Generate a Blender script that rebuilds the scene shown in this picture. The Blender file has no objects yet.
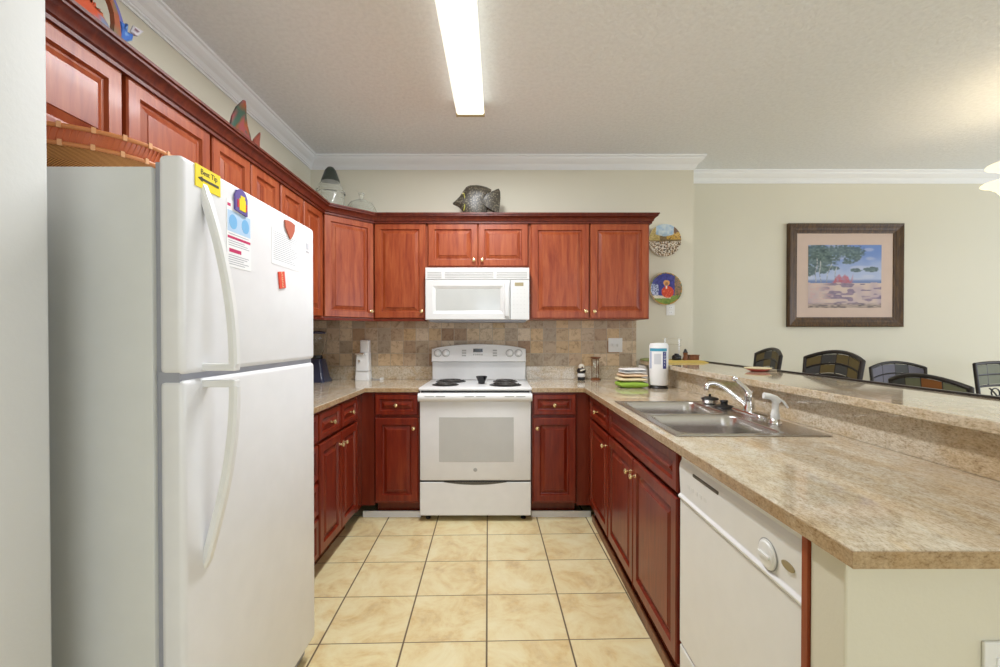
import bpy, bmesh, math, random
from mathutils import Vector, Matrix
random.seed(7)
PI = math.pi
S = bpy.context.scene
C = S.collection

# ------------------------------------------------------------------ camera
CAM_H = 1.27; F = 440.0
cd = bpy.data.cameras.new('camera'); cam = bpy.data.objects.new('camera', cd); C.objects.link(cam)
yaw = math.radians(0.1); pitch = math.radians(0.55)
cam.location = (0, 0, CAM_H)
cam.rotation_euler = (PI/2 - pitch, 0, -yaw)
cd.sensor_fit = 'HORIZONTAL'; cd.sensor_width = 36; cd.lens = 36*F/1000
# vanishing point of the depth lines sits at (499, 336)
cd.shift_x = -((499 + F*math.tan(yaw)) - 500)/1000
cd.shift_y = ((336 + F*math.tan(pitch)) - 333.5)/1000
cd.clip_start = .02
S.camera = cam

# ------------------------------------------------------------------ light
S.view_settings.view_transform = 'Standard'; S.view_settings.look = 'None'
S.view_settings.exposure = -0.14; S.view_settings.gamma = 1; S.view_settings.use_curve_mapping = False
w = bpy.data.worlds.new('sky'); S.world = w; w.use_nodes = True
bg = w.node_tree.nodes['Background']; bg.inputs[0].default_value = (.75, .86, 1, 1); bg.inputs[1].default_value = 1.6

def area(name, loc, rot, sx, sy, power, col):
    d = bpy.data.lights.new(name, 'AREA'); d.shape = 'RECTANGLE'; d.size = sx; d.size_y = sy
    d.energy = power; d.color = col
    o = bpy.data.objects.new(name, d); C.objects.link(o); o.location = loc; o.rotation_euler = rot
    return o
# daylight through the glass doors behind the camera and the dining window on the right
area('daylight_rear', (1.6, -6.45, 1.2), (PI/2+.25, 0, 0), 4.6, 2.1, 90, (.88, .93, 1))
area('daylight_dining', (7.0, .3, 1.45), (PI/2, 0, PI/2), 5.0, 1.8, 145, (.80, .87, 1))
# kitchen fluorescent box's own light, then an invented fill lamp behind the camera
area('kitchen_tube', (-.18, 2.16, 2.652), (0, 0, 0), .15, 1.22, 52, (.91, .935, .97))
area('added_fill', (1.6, -3.6, 2.58), (0, 0, 0), .5, .5, 24, (.90, .93, .98))

# ------------------------------------------------------------------ materials
MATS = {}
def new_mat(name):
    m = bpy.data.materials.new(name); m.use_nodes = True
    return m, m.node_tree.nodes, m.node_tree.links, m.node_tree.nodes['Principled BSDF']
def setp(b, **k):
    for a, v in k.items():
        a = {'spec': 'Specular IOR Level', 'rough': 'Roughness', 'metal': 'Metallic', 'coat': 'Coat Weight',
             'coatr': 'Coat Roughness', 'trans': 'Transmission Weight', 'ior': 'IOR', 'alpha': 'Alpha',
             'estr': 'Emission Strength', 'ecol': 'Emission Color', 'col': 'Base Color', 'sss': 'Subsurface Weight'}[a]
        if isinstance(v, tuple) and len(v) == 3: v = (*v, 1)
        b.inputs[a].default_value = v
def plain(name, col, rough=.5, **k):
    m, n, l, b = new_mat(name); setp(b, col=col, rough=rough, **k)
    # faint procedural unevenness
    tc = n.new('ShaderNodeTexCoord'); nz = n.new('ShaderNodeTexNoise'); nz.inputs['Scale'].default_value = 14
    nz.inputs['Detail'].default_value = 3
    l.new(tc.outputs['Object'], nz.inputs['Vector'])
    mx = n.new('ShaderNodeMix'); mx.data_type = 'RGBA'
    mx.inputs['A'].default_value = (*[c*.95 for c in col], 1); mx.inputs['B'].default_value = (*[min(1, c*1.04) for c in col], 1)
    l.new(nz.outputs['Fac'], mx.inputs['Factor']); l.new(mx.outputs['Result'], b.inputs['Base Color'])
    MATS[name] = m; return m
def noise(n, l, vec, scale, detail=4, rough=.55, dist=0):
    z = n.new('ShaderNodeTexNoise'); z.inputs['Scale'].default_value = scale; z.inputs['Detail'].default_value = detail
    z.inputs['Roughness'].default_value = rough; z.inputs['Distortion'].default_value = dist
    l.new(vec, z.inputs['Vector']); return z.outputs['Fac']
def ramp(n, l, fac, stops):
    r = n.new('ShaderNodeValToRGB'); e = r.color_ramp.elements
    while len(e) < len(stops): e.new(.5)
    for i, (p, c) in enumerate(stops):
        e[i].position = p; e[i].color = (*c, 1)
    l.new(fac, r.inputs['Fac']); return r.outputs['Color']
def mapping(n, l, vec, scale=(1, 1, 1), rot=(0, 0, 0), loc=(0, 0, 0)):
    m = n.new('ShaderNodeMapping'); m.inputs['Scale'].default_value = scale; m.inputs['Rotation'].default_value = rot
    m.inputs['Location'].default_value = loc
    l.new(vec, m.inputs['Vector']); return m.outputs['Vector']
def bump(n, l, b, h, strength, dist=.002):
    u = n.new('ShaderNodeBump'); u.inputs['Strength'].default_value = strength; u.inputs['Distance'].default_value = dist
    l.new(h, u.inputs['Height']); l.new(u.outputs['Normal'], b.inputs['Normal'])
def mixc(n, l, f, a, b, mode='MIX'):
    m = n.new('ShaderNodeMix'); m.data_type = 'RGBA'; m.blend_type = mode
    for key, v in (('Factor', f), ('A', a), ('B', b)):
        if isinstance(v, (int, float)): m.inputs[key].default_value = v
        elif isinstance(v, tuple): m.inputs[key].default_value = (*v, 1)
        else: l.new(v, m.inputs[key])
    return m.outputs['Result']

def wall_mat(name, col, bs=.15, scale=90):
    m, n, l, b = new_mat(name); tc = n.new('ShaderNodeTexCoord'); v = tc.outputs['Object']
    f = noise(n, l, v, 1.3, 3)
    l.new(mixc(n, l, f, tuple(c*.97 for c in col), tuple(min(1, c*1.03) for c in col)), b.inputs['Base Color'])
    setp(b, rough=.6, spec=.3)
    bump(n, l, b, noise(n, l, v, scale, 3), bs, .003)
    MATS[name] = m; return m
wall_mat('wall_paint', (.71, .675, .55))
wall_mat('white_paint', (.88, .89, .89))
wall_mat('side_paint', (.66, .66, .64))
m, n, l, b = new_mat('ceiling_texture'); tc = n.new('ShaderNodeTexCoord'); v = tc.outputs['Object']
f = noise(n, l, v, 45, 5, .6)
l.new(ramp(n, l, f, [(.35, (.85, .87, .89)), (.6, (.91, .93, .95))]), b.inputs['Base Color'])
setp(b, rough=.85, spec=.1); bump(n, l, b, noise(n, l, v, 38, 6, .65), .8, .009)
MATS['ceiling'] = m

def wood_mat(name, dark, mid, light, rough=.38, coat=.06, scl=1.0):
    m, n, l, b = new_mat(name); tc = n.new('ShaderNodeTexCoord'); oi = n.new('ShaderNodeObjectInfo')
    ad = n.new('ShaderNodeVectorMath'); ad.operation = 'ADD'
    l.new(tc.outputs['Object'], ad.inputs[0])
    sc = n.new('ShaderNodeVectorMath'); sc.operation = 'SCALE'; sc.inputs[0].default_value = (7, 3, 5)
    l.new(oi.outputs['Random'], sc.inputs['Scale']); l.new(sc.outputs[0], ad.inputs[1])
    v = mapping(n, l, ad.outputs[0], (14*scl, 14*scl, 1.6*scl))
    f = noise(n, l, v, 2.2, 7, .62, .6)
    g = noise(n, l, mapping(n, l, ad.outputs[0], (90, 90, 4)), 3, 3)
    c = ramp(n, l, f, [(.30, dark), (.5, mid), (.72, light)])
    c = mixc(n, l, g, c, mixc(n, l, .35, c, dark))
    l.new(c, b.inputs['Base Color']); setp(b, rough=rough, coat=coat, coatr=.12, spec=.35)
    bump(n, l, b, g, .05, .001)
    MATS[name] = m; return m
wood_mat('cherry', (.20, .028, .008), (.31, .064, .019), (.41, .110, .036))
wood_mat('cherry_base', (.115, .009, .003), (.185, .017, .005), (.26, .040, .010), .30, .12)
wood_mat('cherry_dark', (.10, .013, .006), (.15, .020, .008), (.19, .03, .012), .22)
wood_mat('frame_wood', (.035, .016, .006), (.085, .042, .013), (.16, .085, .022), .45, .05, 2)
wood_mat('brown_wood', (.12, .04, .018), (.22, .08, .03), (.3, .13, .05), .4, .1, 2)

def granite(name, gloss=.07, stretch=(1, 1, 1), mul=None):
    m, n, l, b = new_mat(name); tc = n.new('ShaderNodeTexCoord'); v = mapping(n, l, tc.outputs['Object'], stretch)
    f1 = noise(n, l, v, 85, 5, .7); f2 = noise(n, l, v, 260, 3, .7); f3 = noise(n, l, v, 9, 4, .6, .8)
    c = ramp(n, l, f1, [(.30, (.25, .18, .11)), (.42, (.52, .43, .30)), (.55, (.69, .62, .49)), (.70, (.82, .77, .67))])
    d = ramp(n, l, f2, [(.36, (.16, .11, .07)), (.46, (.55, .47, .36)), (.62, (.80, .75, .66))])
    c = mixc(n, l, .40, c, d)
    e = ramp(n, l, f3, [(.35, (.88, .74, .54)), (.6, (1, .99, .97))])
    c = mixc(n, l, .8, c, e, 'MULTIPLY')
    if mul: c = mixc(n, l, 1.0, c, mul, 'MULTIPLY')
    l.new(c, b.inputs['Base Color']); setp(b, rough=gloss, spec=.5, coat=.25, coatr=.04)
    MATS[name] = m; return m
granite('granite', .07, (1, .45, 1))
granite('granite_edge_shaded', .22, (.55, .55, .8), (.70, .58, .45))  # coarser edge grain; the edge's darker reflections are put into the tint

def tile_mat(name, su, sv, ou, ov, rot, plane, colfn, grout, gw=.004, rough=.3, gbump=.3, rowk=1.0):
    m, n, l, b = new_mat(name); tc = n.new('ShaderNodeTexCoord'); geo = n.new('ShaderNodeNewGeometry')
    sep = n.new('ShaderNodeSeparateXYZ'); l.new(geo.outputs['Position'], sep.inputs[0])
    def mth(op, a, c=None, d=None):
        x = n.new('ShaderNodeMath'); x.operation = op
        for i, q in enumerate((a, c, d)):
            if q is None: continue
            if isinstance(q, (int, float)): x.inputs[i].default_value = q
            else: l.new(q, x.inputs[i])
        return x.outputs[0]
    if plane == 'XY': a0, b0 = sep.outputs['X'], sep.outputs['Y']
    elif plane == 'XZ': a0, b0 = sep.outputs['X'], sep.outputs['Z']
    else: a0, b0 = sep.outputs['Y'], sep.outputs['Z']
    cr, sr = math.cos(rot), math.sin(rot)
    u = mth('ADD', mth('MULTIPLY', a0, cr), mth('MULTIPLY', b0, sr))
    q = mth('SUBTRACT', mth('MULTIPLY', b0, cr), mth('MULTIPLY', a0, sr))
    u = mth('DIVIDE', mth('SUBTRACT', u, ou), su); q = mth('DIVIDE', mth('SUBTRACT', q, ov), sv)
    fu = mth('FRACT', u); fq = mth('FRACT', q)
    eu = mth('MULTIPLY', mth('SUBTRACT', .5, mth('ABSOLUTE', mth('SUBTRACT', fu, .5))), su)
    eq = mth('MULTIPLY', mth('SUBTRACT', .5, mth('ABSOLUTE', mth('SUBTRACT', fq, .5))), sv)
    ed = mth('MINIMUM', eu, mth('MULTIPLY', eq, rowk))
    g = n.new('ShaderNodeMapRange'); g.inputs['From Min'].default_value = gw*.35; g.inputs['From Max'].default_value = gw*.75
    l.new(ed, g.inputs['Value'])
    cb = n.new('ShaderNodeCombineXYZ'); l.new(mth('FLOOR', u), cb.inputs[0]); l.new(mth('FLOOR', q), cb.inputs[1])
    wn = n.new('ShaderNodeTexWhiteNoise'); wn.noise_dimensions = '3D'; l.new(cb.outputs[0], wn.inputs['Vector'])
    off = n.new('ShaderNodeVectorMath'); off.operation = 'MULTIPLY_ADD'
    l.new(wn.outputs['Color'], off.inputs[0]); off.inputs[1].default_value = (13, 11, 7); l.new(geo.outputs['Position'], off.inputs[2])
    col = colfn(n, l, off.outputs[0], wn.outputs['Value'])
    l.new(mixc(n, l, g.outputs['Result'], grout, col), b.inputs['Base Color'])
    rr = n.new('ShaderNodeMapRange'); rr.inputs['To Min'].default_value = .8; rr.inputs['To Max'].default_value = rough
    l.new(g.outputs['Result'], rr.inputs['Value']); l.new(rr.outputs['Result'], b.inputs['Roughness'])
    bump(n, l, b, g.outputs['Result'], gbump, .002)
    MATS[name] = m; return m
def floor_col(n, l, v, r):
    f = noise(n, l, v, 4.6, 8, .68, .7)
    c = ramp(n, l, f, [(.36, (.86, .76, .47)), (.47, (.78, .63, .32)), (.56, (.68, .46, .17)), (.65, (.50, .28, .08))])
    f2 = noise(n, l, v, 22, 5, .6)
    return mixc(n, l, mixc(n, l, .12, f2, (0, 0, 0)), c, (.86, .78, .50))
tile_mat('floor_tile', .345, .327, -.0067, 1.82, .0244, 'XY', floor_col, (.15, .10, .055), .0065, .30, .25, 1.6)
def splash_col(n, l, v, r):
    base = ramp(n, l, r, [(.0, (.36, .22, .12)), (.2, (.58, .44, .30)), (.4, (.44, .36, .27)), (.55, (.66, .47, .26)), (.75, (.72, .60, .45)), (1, (.40, .26, .15))])
    f = noise(n, l, v, 22, 7, .7, 1)
    return mixc(n, l, 1.0, base, ramp(n, l, f, [(.3, (.5, .42, .36)), (.5, (.95, .93, .9)), (.7, (1.0, 1.0, .97))]), 'MULTIPLY')
tile_mat('splash_tile', .105, .104, -1.0, 1.022, 0, 'XZ', splash_col, (.46, .39, .30), .004, .45, .3)
tile_mat('splash_tile_side', .105, .104, .02, 1.022, 0, 'YZ', splash_col, (.46, .39, .30), .004, .45, .3)

plain('appliance_white', (.80, .80, .79), .32, coat=.15)
m = MATS['appliance_white']
plain('fridge_white', (.79, .79, .80), .34, coat=.1)
plain('micro_white', (.66, .66, .645), .4)
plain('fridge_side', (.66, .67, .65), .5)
plain('plastic_white', (.82, .82, .80), .4)
plain('gasket', (.34, .35, .40), .4)
plain('oven_glass', (.52, .52, .50), .15, coat=.3)
plain('micro_glass', (.50, .51, .49), .12, coat=.6)
plain('black', (.012, .012, .013), .35)
plain('black_gloss', (.012, .012, .014), .12)
plain('coil', (.05, .045, .04), .45)
plain('dark_metal', (.035, .03, .028), .38, metal=.4)
plain('grey_mark', (.33, .33, .33), .5)
plain('slot_grey', (.42, .42, .40), .5)
plain('slot_dark', (.10, .09, .07), .5)
plain('brass', (.78, .60, .33), .22, metal=.85)
plain('chrome', (.80, .80, .82), .09, metal=1)
plain('gold_badge', (.36, .30, .17), .35, metal=.4)
m, n, l, b = new_mat('steel'); tc = n.new('ShaderNodeTexCoord')
f = noise(n, l, mapping(n, l, tc.outputs['Object'], (300, 6, 300)), 1.5, 3)
l.new(ramp(n, l, f, [(.3, (.50, .48, .46)), (.7, (.62, .60, .58))]), b.inputs['Base Color']); setp(b, rough=.27, metal=1)
MATS['steel'] = m
def glass(name, col, rough=.02):
    m, n, l, b = new_mat(name); setp(b, col=col, rough=rough, trans=1.0, ior=1.25); MATS[name] = m
glass('glass', (.96, .98, .97)); glass('smoke_glass', (.75, .72, .74))
m, n, l, b = new_mat('frosted_glass'); setp(b, col=(.93, .94, .88), rough=.10, trans=.85, ior=1.25); MATS['frosted_glass'] = m
def emit(name, col, s, base=(.8, .8, .75)):
    m, n, l, b = new_mat(name); setp(b, col=base, ecol=col, estr=s, rough=.4); MATS[name] = m
emit('tube_light', (1, .97, .84), 1.22)
emit('lamp_shade', (1, .86, .60), 1.25, (.8, .75, .6))
m, n, l, b = new_mat('painted'); at = n.new('ShaderNodeAttribute'); at.attribute_name = 'Col'
l.new(at.outputs['Color'], b.inputs['Base Color']); setp(b, rough=.35); MATS['painted'] = m
m, n, l, b = new_mat('painted_matt'); at = n.new('ShaderNodeAttribute'); at.attribute_name = 'Col'
l.new(at.outputs['Color'], b.inputs['Base Color']); setp(b, rough=.6); MATS['painted_matt'] = m
m, n, l, b = new_mat('wicker'); tc = n.new('ShaderNodeTexCoord')
wv = n.new('ShaderNodeTexWave'); wv.inputs['Scale'].default_value = 1; wv.inputs['Distortion'].default_value = .4
gr = n.new('ShaderNodeUVMap')
l.new(mapping(n, l, gr.outputs['UV'], (70, 40, 1), (0, 0, .55)), wv.inputs['Vector'])
l.new(ramp(n, l, wv.outputs['Fac'], [(.1, (.34, .09, .02)), (.5, (.72, .30, .07)), (.9, (.84, .45, .15))]), b.inputs['Base Color'])
setp(b, rough=.45); bump(n, l, b, wv.outputs['Fac'], .8, .004); MATS['wicker'] = m
plain('wicker_red', (.50, .11, .03), .35); plain('wicker_hoop', (.55, .20, .06), .4); plain('wicker_clip', (.66, .33, .15), .4)
plain('cream_cloth', (.80, .70, .45), .9); plain('green_cloth', (.30, .48, .06), .9); plain('white_cloth', (.83, .82, .80), .9)
plain('yellow_cloth', (.72, .55, .16), .85); plain('leaf_green', (.28, .32, .12), .7); plain('peach_cloth', (.80, .58, .38), .9)
plain('paper_white', (.84, .84, .84), .8); plain('paper_blue', (.06, .33, .48), .7); plain('ink_navy', (.04, .05, .22), .6)
plain('ink_sky', (.18, .45, .75), .6); plain('ink_red', (.55, .03, .05), .6); plain('ink_magenta', (.55, .02, .12), .6)
plain('ink_grey', (.38, .38, .42), .7); plain('sticker_yellow', (.90, .70, .02), .4); plain('ink_dark', (.05, .04, .02), .6)
plain('magnet_red', (.72, .07, .03), .35); plain('terracotta', (.48, .13, .08), .4); plain('purple_ink', (.13, .09, .33), .4)
plain('sand', (.85, .80, .68), .8); plain('mat_board', (.62, .48, .40), .8)
plain('red_plate', (.55, .10, .08), .5); plain('cushion', (.42, .36, .27), .9)
plain('slate_gold', (.12, .088, .028), .6); plain('slate_grey', (.05, .052, .05), .6); plain('slate_green', (.15, .155, .09), .6)
plain('slate_dark', (.055, .055, .055), .6); plain('slate_rust', (.25, .09, .02), .6); plain('slate_violet', (.13, .125, .16), .6)
plain('blue_black', (.03, .035, .07), .3)

# ------------------------------------------------------------------ helpers
def bx(bm, x0, x1, y0, y1, z0, z1, bev=0, seg=2):
    r = bmesh.ops.create_cube(bm, size=1)
    vs = r['verts']
    for v in vs:
        v.co = Vector((x0 + (v.co.x + .5)*(x1 - x0), y0 + (v.co.y + .5)*(y1 - y0), z0 + (v.co.z + .5)*(z1 - z0)))
    if bev:
        es = list({e for v in vs for e in v.link_edges})
        bmesh.ops.bevel(bm, geom=es, offset=bev, segments=seg, profile=.5, affect='EDGES')
    return bm
def box(*a, **k):
    return bx(bmesh.new(), *a, **k)
def xform(bm, mat, verts=None):
    bmesh.ops.transform(bm, matrix=mat, verts=verts or bm.verts)
def rings(bm, rs, closed=True, cap0=False, cap1=False, uv=False):
    """bridge a list of rings (lists of points)"""
    R = [[bm.verts.new(p) for p in r] for r in rs]
    k = len(rs[0]); lay = bm.loops.layers.uv.verify() if uv else None
    for i in range(len(R) - 1):
        for j in range(k if closed else k - 1):
            a, b_ = R[i][j], R[i][(j+1) % k]; c, d = R[i+1][(j+1) % k], R[i+1][j]
            try: f = bm.faces.new((a, b_, c, d))
            except ValueError: continue
            if uv:
                for lp, (s, t) in zip(f.loops, ((j, i), (j+1, i), (j+1, i+1), (j, i+1))): lp[lay].uv = (s/k, t/(len(R)-1))
    if cap0: bm.faces.new(list(reversed(R[0])))
    if cap1: bm.faces.new(R[-1])
    return bm
def lathe(bm, prof, cx=0, cy=0, seg=32, cap0=True, cap1=True, uv=False, sx=1, sy=1):
    rs = [[(cx + r*sx*math.cos(2*PI*j/seg), cy + r*sy*math.sin(2*PI*j/seg), z) for j in range(seg)] for r, z in prof]
    return rings(bm, rs, True, cap0 and prof[0][0] > 1e-4, cap1 and prof[-1][0] > 1e-4, uv)
def tube(bm, pts, r, seg=10, closed=False, flat=None):
    """round (or elliptical: flat=(ra,rb)) tube along points"""
    P = [Vector(p) for p in pts]; N = len(P); rs = []
    up = Vector((0, 0, 1)); prev = None
    for i in range(N):
        if closed: t = (P[(i+1) % N] - P[i-1])
        else: t = P[min(i+1, N-1)] - P[max(i-1, 0)]
        t.normalize()
        if prev is None:
            a = up.cross(t)
            if a.length < .2: a = Vector((0, 1, 0)).cross(t)
            a.normalize()
        else:
            a = prev - t*prev.dot(t); a.normalize()
        prev = a; c = t.cross(a)
        rr = r[i] if isinstance(r, (list, tuple)) else r
        ra, rb = (flat if flat else (rr, rr))
        rs.append([tuple(P[i] + a*ra*math.cos(2*PI*j/seg) + c*rb*math.sin(2*PI*j/seg)) for j in range(seg)])
    if closed: rs.append(rs[0])
    rings(bm, rs, True, not closed, not closed)
    if closed: bmesh.ops.remove_doubles(bm, verts=bm.verts, dist=1e-6)
    return bm
def prism(bm, pts, z0, z1):
    rings(bm, [[(x, y, z0) for x, y in pts], [(x, y, z1) for x, y in pts]], True, True, True); return bm
def rrect(cx, cy, w, h, r, z, k=6):
    p = []
    for qx, qy, a0 in ((1, 1, 0), (-1, 1, 90), (-1, -1, 180), (1, -1, 270)):
        for i in range(k+1):
            a = math.radians(a0 + 90*i/k)
            p.append((cx + qx*(w/2 - r) + r*math.cos(a), cy + qy*(h/2 - r) + r*math.sin(a), z))
    return p
def grid_slab(bm, xs, ys, keep, z0, z1):
    V = {}
    def g(i, j, k):
        if (i, j, k) not in V: V[(i, j, k)] = bm.verts.new((xs[i], ys[j], (z0, z1)[k]))
        return V[(i, j, k)]
    K = lambda i, j: 0 <= i < len(xs)-1 and 0 <= j < len(ys)-1 and keep(i, j)
    for i in range(len(xs)-1):
        for j in range(len(ys)-1):
            if not K(i, j): continue
            bm.faces.new([g(i, j, 1), g(i+1, j, 1), g(i+1, j+1, 1), g(i, j+1, 1)])
            bm.faces.new([g(i, j+1, 0), g(i+1, j+1, 0), g(i+1, j, 0), g(i, j, 0)])
            if not K(i-1, j): bm.faces.new([g(i, j, 0), g(i, j, 1), g(i, j+1, 1), g(i, j+1, 0)])
            if not K(i+1, j): bm.faces.new([g(i+1, j+1, 0), g(i+1, j+1, 1), g(i+1, j, 1), g(i+1, j, 0)])
            if not K(i, j-1): bm.faces.new([g(i+1, j, 0), g(i+1, j, 1), g(i, j, 1), g(i, j, 0)])
            if not K(i, j+1): bm.faces.new([g(i, j+1, 0), g(i, j+1, 1), g(i+1, j+1, 1), g(i+1, j+1, 0)])
    return bm
def sweep(bm, path, prof, closed=False):
    """mitred sweep in plan: offset d goes to the right of the travel direction; prof = closed loop of (d, z)"""
    P = [Vector(p) for p in path]; N = len(P); rs = []
    for i in range(N):
        d0 = (P[i] - P[i-1]).normalized() if (i > 0 or closed) else None
        d1 = (P[(i+1) % N] - P[i]).normalized() if (i < N-1 or closed) else None
        if d0 is None: d0 = d1
        if d1 is None: d1 = d0
        n0 = Vector((d0.y, -d0.x)); n1 = Vector((d1.y, -d1.x)); m = (n0 + n1).normalized(); k = 1/max(.3, m.dot(n0))
        rs.append([(P[i].x + m.x*k*d, P[i].y + m.y*k*d, z) for d, z in prof])
    if closed: rs.append(rs[0])
    rings(bm, rs, True, not closed, not closed)
    if closed: bmesh.ops.remove_doubles(bm, verts=bm.verts, dist=1e-6)
    return bm
def root_of(o):
    while o.parent: o = o.parent
    return o
def obj(name, bm, mat, parent=None, smooth=None, label=None, bevel=0):
    bmesh.ops.recalc_face_normals(bm, faces=bm.faces)
    me = bpy.data.meshes.new(name)
    off = Vector((0, 0, 0)); o = bpy.data.objects.new(name, me)
    if parent is None:
        xs = [v.co for v in bm.verts]
        off = Vector(((min(v.x for v in xs)+max(v.x for v in xs))/2, (min(v.y for v in xs)+max(v.y for v in xs))/2, min(v.z for v in xs)))
        o.location = off
    else:
        o.parent = parent; r = root_of(parent)
        if r.get('_w'): off = r.location.copy()
    if off.length: bmesh.ops.translate(bm, verts=bm.verts, vec=-off)
    bm.to_mesh(me); bm.free(); C.objects.link(o)
    me.materials.append(MATS[mat] if isinstance(mat, str) else mat)
    if smooth is not None:
        for p in me.polygons: p.use_smooth = True
        me.set_sharp_from_angle(angle=math.radians(smooth))
    if bevel:
        b_ = o.modifiers.new('edge', 'BEVEL'); b_.width = bevel; b_.segments = 2; b_.limit_method = 'ANGLE'; b_.angle_limit = .7
    if label: o['label'] = label
    return o
def tag(o, label, cat, group=None):
    o['label'] = label; o['category'] = cat
    if group: o['group'] = group
    return o
WORLD_ROOTS = []
def thing(name, label, cat, loc=(0, 0, 0), rz=0, group=None, world=False):
    o = bpy.data.objects.new(name, None); C.objects.link(o); o.empty_display_size = .05
    o.location = loc; o.rotation_euler = (0, 0, rz)
    if world: o['_w'] = 1; WORLD_ROOTS.append(o)
    return tag(o, label, cat, group)
def struct(name, bm, mat, parent=None, **k):
    o = obj(name, bm, mat, parent, **k)
    if parent is None: o['kind'] = 'structure'
    return o
def dup(root, loc, rz, label=None):
    r = root.copy(); C.objects.link(r); r.location = loc; r.rotation_euler = (0, 0, rz)
    if label: r['label'] = label
    for ch in list(root.children):
        c = ch.copy(); C.objects.link(c); c.parent = r
        for g in list(ch.children):
            d = g.copy(); C.objects.link(d); d.parent = c
    return r
def text_bm(txt, size, depth, mat4):
    cu = bpy.data.curves.new('t', 'FONT'); cu.body = txt; cu.size = size; cu.extrude = depth; cu.align_x = 'CENTER'; cu.align_y = 'CENTER'
    o = bpy.data.objects.new('t', cu); C.objects.link(o); bpy.context.view_layer.update()
    me = bpy.data.meshes.new_from_object(o); bm = bmesh.new(); bm.from_mesh(me)
    bpy.data.objects.remove(o); bpy.data.meshes.remove(me); bpy.data.curves.remove(cu)
    bmesh.ops.transform(bm, matrix=mat4, verts=bm.verts); return bm
def merge(bm, other):
    me = bpy.data.meshes.new('tmp'); other.to_mesh(me); other.free(); bm.from_mesh(me); bpy.data.meshes.remove(me); return bm
def paint_grid(nx, ny, fn, pos, mask=None):
    """a sheet of coloured cells; fn(u,v)->linear rgb, pos(u,v)->point; returns mesh builder finishing into object"""
    bm = bmesh.new(); cl = bm.loops.layers.float_color.new('Col')
    V = [[bm.verts.new(pos(i/nx, j/ny)) for j in range(ny+1)] for i in range(nx+1)]
    for i in range(nx):
        for j in range(ny):
            u, v = (i+.5)/nx, (j+.5)/ny
            if mask and not mask(u, v): continue
            f = bm.faces.new((V[i][j], V[i+1][j], V[i+1][j+1], V[i][j+1])); c = fn(u, v)
            for lp in f.loops: lp[cl] = (*c, 1)
    for v in [v for v in bm.verts if not v.link_faces]: bm.verts.remove(v)
    return bm
def s2l(r, g, b_):
    return tuple(((c/255)/12.92 if c <= 10 else ((c/255+.055)/1.055)**2.4) for c in (r, g, b_))
def lerp(a, b_, t): return tuple(x + (y-x)*t for x, y in zip(a, b_))
def hsh(i, j, k=0):
    return math.modf(abs(math.sin(i*12.9898 + j*78.233 + k*37.719)*43758.5453))[0]
def vnoise(x, y, k=0):
    i, j = math.floor(x), math.floor(y); fx, fy = x-i, y-j; fx = fx*fx*(3-2*fx); fy = fy*fy*(3-2*fy)
    return (hsh(i, j, k)*(1-fx)+hsh(i+1, j, k)*fx)*(1-fy) + (hsh(i, j+1, k)*(1-fx)+hsh(i+1, j+1, k)*fx)*fy

# ------------------------------------------------------------------ room shell
CEIL = 2.74; YB = 3.64; YD = 3.96; XL = -1.55; XC = 1.605; XR = 6.8; YR = -6.3
struct('floor', box(XL-.12, XR+.12, YR-.12, YD+.12, -.1, 0), 'floor_tile')
struct('ceiling', box(XL-.12, XR+.12, YR-.12, YD+.12, CEIL, CEIL+.1), 'ceiling')
struct('wall_left', box(XL-.12, XL, YR-.12, YD+.12, 0, CEIL), 'wall_paint')
struct('wall_back', box(XL, XC, YB, YD+.12, 0, CEIL), 'wall_paint')
struct('wall_dining', box(XC, XR, YD, YD+.12, 0, CEIL), 'wall_paint')
struct('wall_fridge_side', box(XL, -.938, .80, .925, 0, CEIL, bev=.012, seg=3), 'side_paint', smooth=40)
bm = bmesh.new(); bx(bm, XR, XR+.12, YR-.12, -2.3, 0, CEIL); bx(bm, XR, XR+.12, 2.8, YD+.12, 0, CEIL)
bx(bm, XR, XR+.12, -2.3, 2.8, 0, .6); bx(bm, XR, XR+.12, -2.3, 2.8, 2.4, CEIL)
struct('wall_right', bm, 'wall_paint')
bm = bmesh.new(); bx(bm, XL, -.7, YR-.12, YR, 0, CEIL); bx(bm, 3.9, XR, YR-.12, YR, 0, CEIL); bx(bm, -.7, 3.9, YR-.12, YR, 2.5, CEIL)
struct('wall_rear', bm, 'wall_paint')
def window(name, x0, x1, y0, y1, z0, z1, axis, n):
    bm = bmesh.new()
    if axis == 'x':
        for i in range(n+1):
            x = x0 + (x1-x0)*i/n; bx(bm, x-.03, x+.03, y0, y1, z0, z1)
        bx(bm, x0, x1, y0, y1, z0, z0+.07); bx(bm, x0, x1, y0, y1, z1-.07, z1)
    else:
        for i in range(n+1):
            y = y0 + (y1-y0)*i/n; bx(bm, x0, x1, y-.03, y+.03, z0, z1)
        bx(bm, x0, x1, y0, y1, z0, z0+.06); bx(bm, x0, x1, y0, y1, z1-.06, z1)
    return struct(name, bm, 'white_paint')
window('window_1', -.7, 3.9, YR-.09, YR-.03, 0, 2.5, 'x', 4)
window('window_2', XR+.03, XR+.09, -2.3, 2.8, .6, 2.4, 'y', 3)

# crown moulding around the room
def crown_prof(h, p, z1):
    return [(0, z1), (p, z1), (p, z1-h*.12), (p*.86, z1-h*.16), (p*.80, z1-h*.30), (p*.58, z1-h*.47), (p*.36, z1-h*.60), (p*.25, z1-h*.74),
            (p*.20, z1-h*.78), (p*.20, z1-h*.86), (p*.10, z1-h*.90), (p*.10, z1-h), (0, z1-h)]
struct('trim_1', sweep(bmesh.new(), [(XL, .925), (XL, YB), (XC, YB), (XC, YD), (XR, YD)], crown_prof(.102, .076, CEIL)), 'white_paint')
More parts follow.
